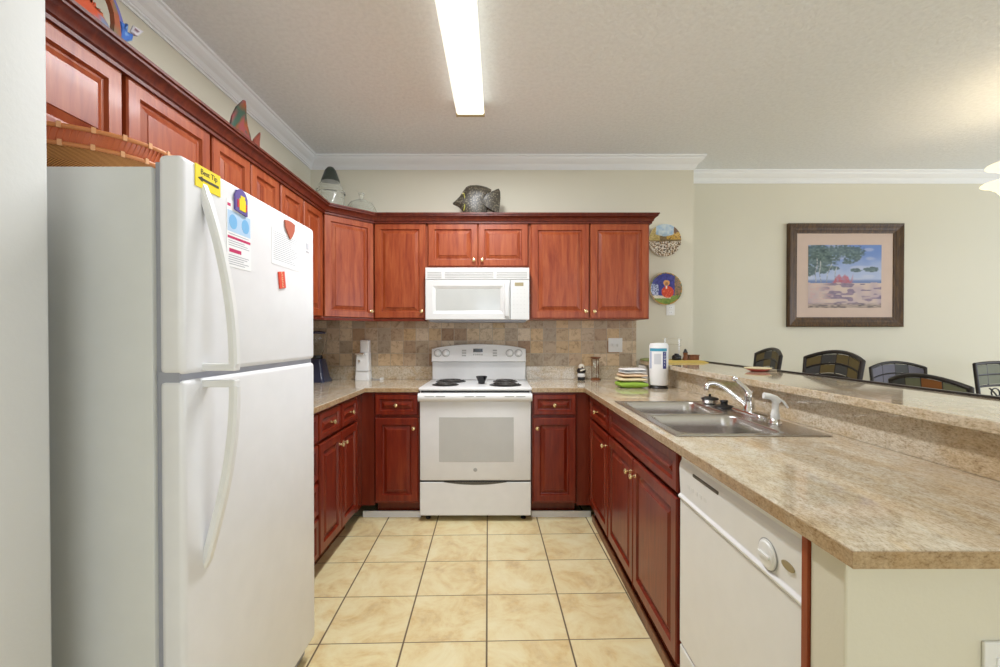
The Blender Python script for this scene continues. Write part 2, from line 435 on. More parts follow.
# half wall behind the peninsula and its closed end
struct('wall_peninsula', box(1.24, 1.36, .763, YB, 0, 1.04), 'wall_paint')
struct('wall_peninsula_end', box(.605, 1.24, .763, .850, 0, .885, bev=.004), 'wall_paint')
struct('trim_2', box(.597, 1.30, .752, .763, .868, .885), 'wall_paint')
struct('baseboard_dining', box(XC, XR, YD-.015, YD, 0, .11, bev=.004), 'white_paint')
bm = bmesh.new(); bx(bm, -.955, -.55, 3.075, 3.088, 0, .042); bx(bm, .228, .645, 3.075, 3.088, 0, .042)
struct('baseboard_kitchen', bm, 'white_paint')

# tiled splash on the back and left wall
tag(obj('backsplash', box(-1.54, 1.133, 3.631, 3.6385, 1.02, 1.40), 'splash_tile'), 'tumbled stone tile backsplash in brown and tan along the back wall', 'backsplash')
tag(obj('backsplash', box(-1.5485, -1.541, 1.76, 3.632, 1.02, 1.40), 'splash_tile_side'), 'tumbled stone tile backsplash on the left wall beside the refrigerator', 'backsplash')

# ------------------------------------------------------------------ cabinet parts (local: x right, y into cabinet, z up; front faces -y)
def panel_bm(x0, x1, z0, z1, fw=.052, t=.02, y=0.0):
    """raised panel front; its back sits at y, its face at y-t"""
    bm = bmesh.new()
    steps = [(0, 0), (0, t-.005), (.005, t), (fw-.006, t), (fw-.001, t-.012), (fw+.006, t-.013), (fw+.028, t-.004), (fw+.030, t-.001)]
    rs = []
    for ins, d in steps:
        ins = min(ins, (min(x1-x0, z1-z0)/2)-.004)
        rs.append([(x0+ins, y-d, z0+ins), (x1-ins, y-d, z0+ins), (x1-ins, y-d, z1-ins), (x0+ins, y-d, z1-ins)])
    return rings(bm, rs, True, True, True)
def knob_bm(x, z, y):
    bm = bmesh.new()
    lathe(bm, [(.008, 0), (.008, .002), (.0045, .004), (.0045, .014), (.010, .018), (.0135, .022), (.0125, .027), (.006, .030), (0.0001, .0305)], seg=16)
    xform(bm, Matrix.Translation((x, y, z)) @ Matrix.Rotation(PI/2, 4, 'X')); return bm
def front(kind, root, x0, x1, z0, z1, knob=None, mat='cherry', fw=.052, label=None):
    d = obj(kind, panel_bm(x0, x1, z0, z1, fw), mat, root, label=label)
    if knob: obj('knob', knob_bm(knob[0], knob[1], -.020), 'brass', d, smooth=50)
    return d
def cabinet(label, loc, rz, w, dep, z0, z1, fronts, group, toe=0, name='base_cabinet', cat='cabinet', extra=None, mat='cherry'):
    r = thing(name, label, cat, (loc[0], loc[1], 0), rz, group)
    bm = bmesh.new(); t = .018
    # open carcass: sides, bottom, back, shelf, face frame
    bx(bm, 0.001, t, .018, dep, z0, z1); bx(bm, w-t, w-.001, .018, dep, z0, z1)
    bx(bm, t, w-t, .018, dep, z0, z0+t); bx(bm, t, w-t, dep-.006, dep, z0+t, z1)
    if name == 'wall_cabinet': bx(bm, t, w-t, .018, dep-.006, z1-t, z1)
    st = .032
    bx(bm, 0.0005, st, 0, .018, z0, z1); bx(bm, w-st, w-.0005, 0, .018, z0, z1)
    bx(bm, st, w-st, 0, .018, z0, z0+.03); bx(bm, st, w-st, 0, .018, z1-.03, z1)
    bx(bm, st, w-st, .004, .014, z0+.03, z1-.03)
    obj('body', bm, mat, r)
    if toe: obj('toe_kick', box(.001, w-.001, toe, toe+.015, 0.0, z0), 'cherry_dark', r)
    for f in fronts: front(f[0], r, *f[1:5], knob=f[5] if len(f) > 5 else None, fw=f[6] if len(f) > 6 else .052, mat=mat)
    if extra: extra(r)
    return r
UZ0, UZ1 = 1.397, 2.135
FY = 3.31   # face of the upper cabinets
d0, d1 = UZ0+.006, UZ1-.022
G1 = 'upper cabinets on the back wall'
cabinet('narrow upper cabinet between the corner cabinet and the microwave', (-.938, FY), 0, .398, .33, UZ0, UZ1,
        [('door', .008, .390, d0, d1, (.362, d0+.05))], G1, name='wall_cabinet')
cabinet('short two door cabinet directly above the white microwave', (-.540, FY), 0, .766, .33, 1.770, UZ1,
        [('door', .010, .380, 1.792, d1, (.352, 1.792+.042)), ('door', .386, .756, 1.792, d1, (.414, 1.792+.042))], G1, name='wall_cabinet')
cabinet('wide two door upper cabinet right of the microwave beside the wall plates', (.226, FY), 0, .902, .33, UZ0, UZ1,
        [('door', .012, .447, d0, d1, (.420, d0+.05), .058), ('door', .457, .892, d0, d1, (.484, d0+.05), .058)], G1, name='wall_cabinet')
# diagonal corner cabinet
r = thing('wall_cabinet', 'diagonal upper corner cabinet with one tall door under the glass jars', 'cabinet', (-1.220, 3.03, 0), PI/4, G1)
bm = bmesh.new(); s = .28*math.sqrt(2)
c45 = Matrix.Rotation(-PI/4, 2)
def loc45(x, y): v = c45 @ Vector((x+1.22, y-3.03)); return (v.x, v.y)
prism(bm, [loc45(*p) for p in ((-1.22, 3.03), (-.94, 3.31), (-.94, 3.636), (-1.546, 3.636), (-1.546, 3.03))], UZ0, UZ1)
obj('body', bm, 'cherry', r)
front('door', r, .012, s-.012, d0, d1, knob=(s-.036, d0+.05))
# left wall uppers (faces look to +x)
G2 = 'upper cabinets on the left wall'
LX = -1.22
cabinet('short upper cabinet with two doors above the refrigerator and wicker basket', (LX, .985), PI/2, .861, .325, 1.80, UZ1,
        [('door', .006, .428, 1.806, d1, None, .056), ('door', .446, .855, 1.806, d1, None, .056)], G2, name='wall_cabinet')
cabinet('tall two door upper cabinet just behind the refrigerator', (LX, 1.848), PI/2, .578, .325, UZ0, UZ1,
        [('door', .008, .287, d0, d1, (.264, d0+.05)), ('door', .297, .570, d0, d1, (.320, d0+.05))], G2, name='wall_cabinet')
cabinet('tall two door upper cabinet on the left wall next to the corner cabinet', (LX, 2.428), PI/2, .600, .325, UZ0, UZ1,
        [('door', .008, .283, d0, d1, (.26, d0+.05)), ('door', .295, .575, d0, d1, (.318, d0+.05))], G2, name='wall_cabinet')
# cabinet crown
pc = [(-.004, 2.108), (.010, 2.108), (.010, 2.120), (.018, 2.124), (.022, 2.138), (.034, 2.152), (.044, 2.156), (.044, 2.165), (.052, 2.167), (.052, 2.177), (-.004, 2.177)]
wood_mat('cherry_crown', (.065, .007, .003), (.115, .015, .005), (.17, .030, .009), .40, .05)
crn = tag(obj('crown_molding', sweep(bmesh.new(), [(LX+.021, .94), (LX+.021, 3.021), (-.931, 3.289), (1.130, 3.289), (1.130, 3.636)], pc), 'cherry_crown', smooth=35),
    'dark cherry crown moulding running along the top of all upper cabinets', 'moulding')
bm = grid_slab(bmesh.new(), [-1.548, LX+.018, 1.128], [.985, FY-.018, 3.638], lambda i, j: not (i == 1 and j == 0), 2.1365, 2.142)
bmesh.ops.translate(bm, verts=bm.verts, vec=-crn.location); obj('top_panel', bm, 'cherry_dark', crn)
tag(obj('light_valance', sweep(bmesh.new(), [(LX+.018, 1.85), (LX+.018, 3.021), (-.936, 3.292), (-.542, 3.292)], [(-.012, 1.380), (.0, 1.380), (.002, 1.3965), (-.012, 1.3965)]), 'cherry_dark'),
    'thin dark cherry rail under the left and corner upper cabinets', 'moulding')

# ------------------------------------------------------------------ base cabinets
BZ0, BZ1 = .115, .884; BF = 3.03
DR0, DR1 = .728, .868; DO0, DO1 = .132, .708
def basefronts(*u):
    return list(u)
GB = 'base cabinets under the granite counters'
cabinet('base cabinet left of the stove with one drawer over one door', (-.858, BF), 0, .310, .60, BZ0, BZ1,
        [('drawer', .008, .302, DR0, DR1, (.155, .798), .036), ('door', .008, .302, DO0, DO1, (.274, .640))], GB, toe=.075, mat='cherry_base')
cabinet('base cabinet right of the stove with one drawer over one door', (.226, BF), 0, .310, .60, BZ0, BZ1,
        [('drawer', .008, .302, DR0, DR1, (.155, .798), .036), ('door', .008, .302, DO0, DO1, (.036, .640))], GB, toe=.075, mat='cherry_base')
tag(obj('corner_filler', prism(bmesh.new(), [(-.9445, 2.9035), (-.9445, BF), (-.8595, BF), (-.8595, BF+.018), (-.9625, BF+.018), (-.9625, 2.9035)], .10, BZ1), 'cherry_dark'), 'dark cherry filler strip in the left base corner', 'panel')
tag(obj('corner_filler', prism(bmesh.new(), [(.5375, BF), (.632, BF), (.632, 2.9865), (.650, 2.9865), (.650, BF+.018), (.5375, BF+.018)], .10, BZ1), 'cherry_dark'), 'dark cherry filler strip in the right base corner', 'panel')
LB = -.945
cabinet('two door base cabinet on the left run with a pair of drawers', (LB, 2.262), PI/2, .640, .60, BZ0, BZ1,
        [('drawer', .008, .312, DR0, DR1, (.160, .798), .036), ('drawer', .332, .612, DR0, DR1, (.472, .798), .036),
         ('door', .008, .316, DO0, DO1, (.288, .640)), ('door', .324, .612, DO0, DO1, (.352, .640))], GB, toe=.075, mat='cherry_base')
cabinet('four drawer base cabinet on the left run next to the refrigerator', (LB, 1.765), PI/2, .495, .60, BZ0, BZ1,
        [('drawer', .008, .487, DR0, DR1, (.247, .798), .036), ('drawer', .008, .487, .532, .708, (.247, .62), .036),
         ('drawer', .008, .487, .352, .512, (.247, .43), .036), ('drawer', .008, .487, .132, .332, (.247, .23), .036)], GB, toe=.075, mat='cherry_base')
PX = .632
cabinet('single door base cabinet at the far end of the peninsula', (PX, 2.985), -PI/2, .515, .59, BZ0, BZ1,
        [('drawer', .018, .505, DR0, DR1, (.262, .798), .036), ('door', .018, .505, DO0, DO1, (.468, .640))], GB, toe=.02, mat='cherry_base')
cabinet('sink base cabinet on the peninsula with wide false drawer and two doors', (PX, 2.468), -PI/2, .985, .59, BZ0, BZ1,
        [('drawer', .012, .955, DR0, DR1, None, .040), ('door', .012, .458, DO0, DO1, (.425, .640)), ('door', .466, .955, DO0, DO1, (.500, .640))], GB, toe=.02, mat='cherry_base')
tag(obj('shoe_strip', box(.636, .650, 1.485, 3.0, 0, .045, bev=.003), 'brown_wood'), 'brown shoe moulding on the floor along the peninsula cabinets', 'moulding')
tag(obj('end_strip', box(.600, .632, .851, .867, .0, .884), 'cherry'), 'narrow red wooden strip between the dishwasher and the end wall', 'panel')

# ------------------------------------------------------------------ counters
CT0, CT1 = .885, .915
r = thing('countertop', 'beige granite worktop on the left with corner left of the stove', 'countertop', (-1.2, 2.9, CT0), world=True)
obj('slab', grid_slab(bmesh.new(), [XL+.002, -.915, -.547], [1.762, 3.005, 3.638], lambda i, j: not (i == 1 and j == 0), CT0, CT1), 'granite', r, bevel=.003)
obj('splash_strip', box(XL+.002, -.547, 3.620, 3.638, CT1, 1.02, bev=.002), 'granite', r)
obj('splash_strip', box(XL+.002, XL+.020, 1.762, 3.620, CT1, 1.02, bev=.002), 'granite', r)
obj('shaded_edge', prism(bmesh.new(), [(-.9148, 1.762), (-.9125, 1.762), (-.9125, 3.0027), (-.547, 3.0027), (-.547, 3.0048), (-.9148, 3.0048)], CT0+.002, CT1-.002), 'granite_edge_shaded', r)  # thin band along the slab edge, shade coloured in
r = thing('countertop', 'beige granite worktop of the peninsula with the sink set in it', 'countertop', (.9, 2.0, CT0), world=True)
xs = [.223, .587, .640, 1.158, 1.238]; ys = [.724, 1.565, 2.352, 3.005, 3.638]
def keepc(i, j):
    if i == 0: return j == 3
    if i == 2 and j == 1: return False
    return True
obj('slab', grid_slab(bmesh.new(), xs, ys, keepc, CT0, CT1), 'granite', r, bevel=.003)
obj('shaded_edge', prism(bmesh.new(), [(.223, 3.0048), (.5868, 3.0048), (.5868, .7238), (1.238, .7238), (1.238, .7212), (.5842, .7212), (.5842, 3.0022), (.223, 3.0022)], CT0+.0005, CT1-.0015), 'granite_edge_shaded', r)
obj('splash_strip', box(.223, 1.133, 3.620, 3.638, CT1, 1.02, bev=.002), 'granite', r)
r = thing('bar_counter', 'raised granite breakfast bar on the half wall behind the sink', 'counter', (1.35, 2.2, 1.04), world=True)
obj('slab', box(1.157, 1.572, .70, 3.638, 1.041, 1.071), 'granite', r, bevel=.003)
obj('riser', box(1.219, 1.2385, .763, 3.638, CT1+.001, 1.0405), 'granite', r)
obj('edge_strip', box(1.573, 1.594, .70, 3.638, 1.030, 1.078), 'dark_metal', r)

# ------------------------------------------------------------------ sink
r = thing('sink', 'double bowl stainless steel sink in the peninsula worktop', 'sink', (.9, 1.96, CT1), world=True)
sx0, sx1, sy0, sy1 = .622, 1.178, 1.545, 2.372
bowls = [(.655, 1.035, 1.575, 1.945), (.655, 1.035, 1.975, 2.345)]
bm = grid_slab(bmesh.new(), [sx0, .655, 1.035, sx1], [sy0, 1.575, 1.945, 1.975, 2.345, sy1], lambda i, j: not (i == 1 and j in (1, 3)), CT1+.0005, CT1+.005)
obj('rim', bm, 'steel', r, bevel=.002)
for bi, (x0, x1, y0, y1) in enumerate(bowls):
    cx, cy, w_, h_ = (x0+x1)/2, (y0+y1)/2, x1-x0, y1-y0; zt = CT1+.0045; bm = bmesh.new()
    rs = [rrect(cx, cy, w_, h_, .0005, zt), rrect(cx, cy, w_-.004, h_-.004, .055, zt), rrect(cx, cy, w_-.012, h_-.012, .052, zt-.006)]
    rs += [rrect(cx, cy, w_-.02, h_-.02, .05, zt-.05), rrect(cx, cy, w_-.03, h_-.03, .05, zt-.14), rrect(cx, cy, w_-.045, h_-.045, .05, zt-.165),
           rrect(cx, cy, w_-.09, h_-.09, .04, zt-.178), rrect(cx, cy, .1, .1, .0499, zt-.182)]
    rings(bm, rs, True, False, True)
    obj('bowl', bm, 'steel', r, smooth=60)
    bm = lathe(bmesh.new(), [(.045, zt-.1815), (.040, zt-.179), (.034, zt-.181), (.01, zt-.181)], cx, cy, 24)
    obj('drain', bm, 'chrome', r, smooth=50)
# faucet
r = thing('faucet', 'chrome single lever faucet standing on the sink deck', 'faucet', (1.12, 1.97, CT1+.005), world=True)
fz = CT1+.0052
bm = bmesh.new(); rings(bm, [rrect(1.125, 1.97, .058, .25, .028, fz), rrect(1.125, 1.97, .058, .25, .028, fz+.008), rrect(1.125, 1.97, .045, .235, .022, fz+.014)], True, True, True)
obj('base_plate', bm, 'chrome', r, smooth=50)
obj('body', lathe(bmesh.new(), [(.027, fz+.013), (.025, fz+.03), (.0205, fz+.04), (.0205, fz+.070), (.023, fz+.076), (.022, fz+.088), (.014, fz+.100), (.0001, fz+.104)], 1.127, 1.975, 24), 'chrome', r, smooth=50)
pts = [(1.118, 1.978, fz+.038), (1.10, 1.986, fz+.055), (1.06, 2.000, fz+.090), (1.03, 2.010, fz+.115), (1.008, 2.018, fz+.128), (.99, 2.024, fz+.133), (.972, 2.029, fz+.130), (.964, 2.032, fz+.122)]
obj('spout', tube(bmesh.new(), pts, [.0105, .0095, .009, .0085, .0085, .009, .0105, .0115], 14), 'chrome', r, smooth=50)
bm = bmesh.new(); lathe(bm, [(.0115, 0), (.0125, .003), (.0125, .020), (.010, .024)], .961, 2.0325, 18); bmesh.ops.translate(bm, verts=bm.verts, vec=(0, 0, fz+.100))
obj('aerator', bm, 'chrome', r, smooth=50)
h = obj('lever', tube(bmesh.new(), [(1.127, 1.975, fz+.092), (1.115, 1.985, fz+.112), (1.098, 2.000, fz+.134), (1.084, 2.010, fz+.150)], [.016, .011, .008, .007], 12), 'chrome', r, smooth=50)
bm = bmesh.new(); bmesh.ops.create_uvsphere(bm, u_segments=16, v_segments=10, radius=.0125); bmesh.ops.translate(bm, verts=bm.verts, vec=(1.080, 2.013, fz+.155))
obj('knob', bm, 'chrome', h, smooth=80)
# sprayer
r = thing('sink_sprayer', 'white plastic side sprayer upright on the sink deck', 'sprayer', (1.105, 1.755, CT1+.005), world=True)
X_, Y_ = 1.105, 1.755
obj('base_collar', lathe(bmesh.new(), [(.024, fz), (.024, fz+.006), (.019, fz+.014), (.016, fz+.018)], X_, Y_, 20), 'chrome', r, smooth=50)
obj('grip', lathe(bmesh.new(), [(.015, fz+.018), (.017, fz+.022), (.0155, fz+.03), (.0165, fz+.034), (.0145, fz+.042), (.0125, fz+.055), (.0125, fz+.085), (.014, fz+.092)], X_, Y_, 20), 'plastic_white', r, smooth=50)
obj('spray_head', tube(bmesh.new(), [(X_+.014, Y_-.002, fz+.086), (X_+.002, Y_, fz+.099), (X_-.02, Y_+.004, fz+.108), (X_-.043, Y_+.008, fz+.111)], [.010, .0125, .012, .0125], 16), 'plastic_white', r, smooth=60)
obj('trigger', tube(bmesh.new(), [(X_+.006, Y_-.006, fz+.103), (X_+.024, Y_-.016, fz+.088), (X_+.036, Y_-.022, fz+.066)], .0045, 8), 'plastic_white', r, smooth=60)
# stoppers lying on the deck
r = thing('sink_strainer', 'chrome basket strainer with black rubber rim on the sink deck', 'strainer', (1.09, 2.27, fz), world=True)
obj('basket', lathe(bmesh.new(), [(.026, fz), (.036, fz+.006), (.040, fz+.022)], 1.09, 2.27, 28), 'chrome', r, smooth=50)
obj('rubber_rim', lathe(bmesh.new(), [(.040, fz+.022), (.043, fz+.025), (.040, fz+.030), (.02, fz+.036), (.006, fz+.038), (.006, fz+.050), (.0001, fz+.051)], 1.09, 2.27, 28), 'black', r, smooth=50)
r = thing('sink_stopper', 'flat black rubber stopper with knob beside the faucet', 'stopper', (1.10, 2.145, fz), world=True)
obj('disc', lathe(bmesh.new(), [(.046, fz), (.048, fz+.004), (.042, fz+.010), (.02, fz+.014)], 1.10, 2.145, 28), 'black', r, smooth=50)
obj('knob', lathe(bmesh.new(), [(.017, fz+.014), (.015, fz+.024), (.019, fz+.030), (.016, fz+.036), (.0001, fz+.037)], 1.10, 2.145, 20), 'black', r, smooth=50)

# ------------------------------------------------------------------ stove
SX0, SX1 = -.543, .220; SF = 2.993; scx = (SX0+SX1)/2
r = thing('stove', 'white electric range between the base cabinets under the microwave', 'stove', (scx, 3.3, 0), world=True)
obj('body', box(SX0, SX1, SF+.022, 3.615, .035, .893, bev=.003), 'appliance_white', r)
for x in (SX0+.05, SX1-.05):
    for y in (3.06, 3.56): obj('foot', lathe(bmesh.new(), [(.018, 0), (.018, .012), (.008, .014), (.008, .036)], x, y, 14), 'black', r)
obj('cooktop', box(SX0-.004, SX1+.004, SF-.006, 3.56, .899, .918, bev=.006, seg=3), 'appliance_white', r, smooth=40)
dr = obj('oven_door', box(SX0+.003, SX1-.003, SF, SF+.022, .284, .886, bev=.006, seg=3), 'appliance_white', r, smooth=40)
obj('vent_gap', box(SX0+.012, SX1-.012, SF-.001, SF+.03, .885, .8985), 'black', r)
# handle: full width rounded bar under the cooktop
bm = bmesh.new()
prof = [(0, .881), (-.026, .880), (-.036, .872), (-.039, .856), (-.036, .838), (-.026, .828), (-.012, .826), (0, .832)]
rings(bm, [[(x, SF+a, z) for a, z in prof] for x in (SX0-.004, SX1+.004)], True, True, True)
hd = obj('handle', bm, 'appliance_white', dr, smooth=50)
bm = bmesh.new()
for c in (-.27, 0, .27):
    for s_ in (-1, 1): bx(bm, scx+c+s_*.038-.031, scx+c+s_*.038+.031, SF-.0395, SF-.030, .860, .866)
xform(bm, Matrix.Translation((0, 0, 0)))
obj('vent_slot', bm, 'slot_grey', hd)
obj('window', box(-.408, .100, SF-.0015, SF+.002, .412, .716, bev=.0006), 'oven_glass', dr)
bm = bmesh.new(); lathe(bm, [(.013, 0), (.013, .0015), (.010, .0018)], seg=20); xform(bm, Matrix.Translation((scx, SF, .357)) @ Matrix.Rotation(PI/2, 4, 'X')); obj('emblem', bm, 'slot_grey', dr)
bd = obj('storage_drawer', box(SX0+.003, SX1-.003, SF, SF+.022, .044, .272, bev=.004), 'appliance_white', r)
bm = bmesh.new(); k = 20; top = [(scx-.215+.43*i/k, .2725) for i in range(k+1)]; bot = [(x, .2725-.018*(1-((x-scx)/.215)**2)) for x, _ in reversed(top)][1:-1]
rings(bm, [[(x, SF-.0008, z) for x, z in top+bot], [(x, SF+.004, z) for x, z in top+bot]], True, True, True)
obj('pull_recess', bm, 'slot_dark', bd)
obj('gap_strip', box(SX0+.004, SX1-.004, SF+.006, SF+.023, .270, .286), 'black', r)
# backguard
bm = bmesh.new(); k = 16; prof = []
outl = [(SX0+.004, 1.062), (SX1-.004, 1.062)] + [(SX1-.004-(SX1-SX0-.008)*i/k, 1.165+.040*(1-(2*i/k-1)**2)**.8) for i in range(k+1)]
rings(bm, [[(x, 3.615, z) for x, z in outl], [(x, 3.515+.02*(z-1.062)/.15, z) for x, z in outl], [(scx+(x-scx)*.985, 3.492+.03*(z-1.062)/.15, 1.062+.008+(z-1.062)*.93) for x, z in outl]], True, True, True)
bg_ = obj('backguard', bm, 'appliance_white', r, smooth=25)
obj('backguard_foot', box(SX0+.006, SX1-.006, 3.545, 3.615, .9185, 1.062, bev=.003), 'appliance_white', r)
MY = 3.497
for x in (-.487, -.422, .085, .155):
    bm = bmesh.new(); lathe(bm, [(.031, 0), (.031, .003)], seg=24); xform(bm, Matrix.Translation((x, MY+.008, 1.133)) @ Matrix.Rotation(PI/2-.17, 4, 'X')); obj('knob_ring', bm, 'slot_grey', bg_)
    bm = bmesh.new(); lathe(bm, [(.026, 0), (.026, .004), (.021, .007), (.018, .024), (.012, .028), (.0001, .028)], seg=20); bx(bm, -.004, .004, -.017, .017, .02, .030)
    xform(bm, Matrix.Translation((x, MY+.007, 1.133)) @ Matrix.Rotation(PI/2-.17, 4, 'X')); obj('knob', bm, 'plastic_white', bg_, smooth=40)
obj('clock_display', box(-.205, -.130, MY+.006, MY+.026, 1.142, 1.168), 'black_gloss', bg_)
bm = bmesh.new()
for i in range(4):
    for j in range(3):
        if i == 0 or i == 3: bx(bm, -.295+i*.082, -.262+i*.082, MY+.003+.0033*j, MY+.03, 1.108+j*.020, 1.120+j*.020)
for i in range(5): bx(bm, -.205+i*.016, -.195+i*.016, MY+.004, MY+.03, 1.116, 1.128)
obj('control_button', bm, 'slot_grey', bg_); 
# burners
for (x, y, R_) in ((-.372, 3.40, .098), (-.385, 3.16, .078), (.048, 3.40, .078), (.046, 3.155, .098)):
    br = obj('burner', lathe(bmesh.new(), [(R_+.016, .9182), (R_+.018, .920), (R_+.012, .9235), (R_*.9, .9195), (.02, .919)], x, y, 36), 'dark_metal', r, smooth=50)
    pts = []; n_ = 4
    for i in range(n_*26+1):
        a = 2*PI*i/26; rr = .016 + (R_-.018)*i/(n_*26); pts.append((x+rr*math.cos(a), y+rr*math.sin(a), .9285))
    obj('coil', tube(bmesh.new(), pts, .0045, 6), 'coil', br, smooth=60)
tag(obj('spoon_dish', lathe(bmesh.new(), [(.020, .9187), (.024, .921), (.026, .935), (.038, .962), (.041, .975), (.038, .975), (.024, .937), (.0001, .930)], -.128, 3.23, 24), 'black_gloss', smooth=50),
    'small black cup standing between the burners on the white cooktop', 'cup')

# ------------------------------------------------------------------ microwave
mx0, mx1, my, mz0, mz1 = -.536, .220, 3.20, 1.389, 1.767
r = thing('microwave', 'white over the range microwave hanging under the short cabinet', 'microwave', ((mx0+mx1)/2, 3.4, mz0), world=True)
obj('body', box(mx0, mx1, my+.025, 3.63, mz0, mz1, bev=.003), 'micro_white', r)
obj('underside', box(mx0+.02, mx1-.02, my+.05, 3.62, mz0-.012, mz0), 'gasket', r)
def mp(px, py): return ((px-499)/440*my, CAM_H+(336-py)*my/440)
vg = obj('vent_grille', box(mx0, mx1, my+.002, my+.025, mp(0, 279.6)[1], mz1, bev=.003), 'micro_white', r)
bm = bmesh.new()
for j in range(4):
    z = mp(0, 272.4+j*1.75)[1]
    for a, b2 in ((427.5, 441.5), (445, 493.5), (496.5, 527)): bx(bm, mp(a, 0)[0], mp(b2, 0)[0], my+.0005, my+.004, z-.0028, z+.0028)
obj('vent_slot', bm, 'slot_grey', vg)
dz1 = mp(0, 280)[1]; dxr = mp(510.2, 0)[0]
bm = bmesh.new(); wx0, wx1, wz0, wz1 = mp(435.6, 0)[0], mp(500.2, 0)[0], mp(0, 310.6)[1], mp(0, 288.8)[1]
def rr4(x0, x1, z0, z1, y): return [(x0, y, z0), (x1, y, z0), (x1, y, z1), (x0, y, z1)]
rings(bm, [rr4(mx0, dxr, mz0, dz1, my+.025), rr4(mx0, dxr, mz0, dz1, my+.004), rr4(mx0+.004, dxr-.004, mz0+.004, dz1-.004, my),
           rr4(wx0-.022, wx1+.022, wz0-.022, wz1+.022, my), rr4(wx0, wx1, wz0, wz1, my+.009), rr4(wx0, wx1, wz0, wz1, my+.014)], True, True, True)
dr = obj('door', bm, 'micro_white', r)
obj('window', box(wx0+.0005, wx1-.0005, my+.009, my+.013, wz0+.0005, wz1-.0005), 'micro_glass', dr)
obj('handle', box(wx1+.030, dxr-.008, my-.022, my+.001, mz0+.02, dz1-.02, bev=.008, seg=3), 'micro_white', dr, smooth=40)
cp = obj('control_panel', box(dxr+.003, mx1, my+.001, my+.025, mz0, dz1, bev=.003), 'micro_white', r)
obj('display', box(mp(514.8, 0)[0], mp(523.4, 0)[0], my-.0005, my+.002, mp(0, 286)[1], mp(0, 282.6)[1]), 'gold_badge', cp)
bm = bmesh.new()
for i in range(4):
    for j in range(7):
        x = dxr+.020+i*.026; z = mp(0, 289.5+j*3.8)[1]; bx(bm, x, x+.012, my+.0003, my+.002, z-.004, z+.003)
obj('keypad', bm, plain('key_grey', (.62, .62, .60), .5), cp)

# ------------------------------------------------------------------ dishwasher (front looks to -x)
dy0, dy1 = .869, 1.480
r = thing('dishwasher', 'white built in dishwasher at the near end of the peninsula', 'dishwasher', (.9, 1.18, 0), world=True)
obj('body', box(.640, 1.20, dy0, dy1, .03, .882), 'appliance_white', r)
obj('door', box(.611, .640, dy0, dy1, .240, .722, bev=.004), 'appliance_white', r)
bm = bmesh.new(); prof = [(.640, .882), (.620, .882), (.616, .876), (.616, .855), (.610, .842), (.608, .826), (.612, .742), (.604, .735), (.606, .727), (.640, .725)]
rings(bm, [[(x, y, z) for x, z in prof] for y in (dy0, dy1)], True, True, True)
cp = obj('control_panel', bm, 'appliance_white', r, bevel=.002)
obj('latch_slot', box(.6065, .615, 1.215, 1.375, .828, .838, bev=.002), 'slot_dark', cp)
bm = bmesh.new(); lathe(bm, [(.033, 0), (.033, .003), (.029, .004), (.027, .007), (.022, .008), (.0001, .008)], seg=28); bx(bm, -.003, .003, -.02, .02, .007, .013)
xform(bm, Matrix.Translation((.610, .992, .775)) @ Matrix.Rotation(-PI/2, 4, 'Y')); obj('dial', bm, 'plastic_white', cp, smooth=40)
bm = bmesh.new(); lathe(bm, [(.0355, 0), (.0355, .0012), (.0335, .0012)], seg=28, cap1=False); xform(bm, Matrix.Translation((.6095, .992, .775)) @ Matrix.Rotation(-PI/2, 4, 'Y')); obj('dial_ring', bm, 'grey_mark', cp)
bm = bmesh.new(); lathe(bm, [(.022, 0), (.022, .002), (.018, .003)], seg=24, sy=.95, sx=.42); xform(bm, Matrix.Translation((.6095, .921, .785)) @ Matrix.Rotation(-PI/2, 4, 'Y')); obj('badge', bm, 'gold_badge', cp)
bm = bmesh.new()
for i in range(5): bx(bm, .6095, .614, 1.29+i*.028, 1.306+i*.028, .778, .790)
obj('button', bm, plain('button_white', (.72, .72, .70), .5), cp)
obj('kick_panel', box(.612, .640, dy0, dy1, .035, .230, bev=.004), 'appliance_white', r)

# ------------------------------------------------------------------ refrigerator
fy0, fy1 = 1.018, 1.742
r = thing('refrigerator', 'white top freezer refrigerator in the left foreground with papers on it', 'refrigerator', (-1.1, 1.36, 0), world=True)
obj('body', box(-1.50, -.800, fy0, fy1, .03, 1.662, bev=.006), 'fridge_side', r, smooth=40)
obj('gasket', box(-.800, -.788, fy0+.012, fy1-.012, .08, 1.675), 'gasket', r)
fd = obj('freezer_door', box(-.788, -.730, fy0, fy1, 1.180, 1.690, bev=.014, seg=5), 'fridge_white', r, smooth=50)
rd = obj('fridge_door', box(-.788, -.730, fy0, fy1, .078, 1.166, bev=.014, seg=5), 'fridge_white', r, smooth=50)
obj('mid_bar', box(-.790, -.742, fy0+.004, fy1-.004, 1.160, 1.186), 'gasket', r)
obj('hinge_cap', box(-.87, -.80, fy1-.09, fy1-.02, 1.662, 1.684, bev=.003), 'fridge_white', r)
obj('toe_grille', box(-.800, -.77, fy0+.01, fy1-.01, .01, .07), 'gasket', r)
for x in (-.86, -1.44):
    for y in (fy0+.05, fy1-.05): obj('foot', lathe(bmesh.new(), [(.02, 0), (.02, .02), (.01, .03)], x, y, 12), 'black', r)
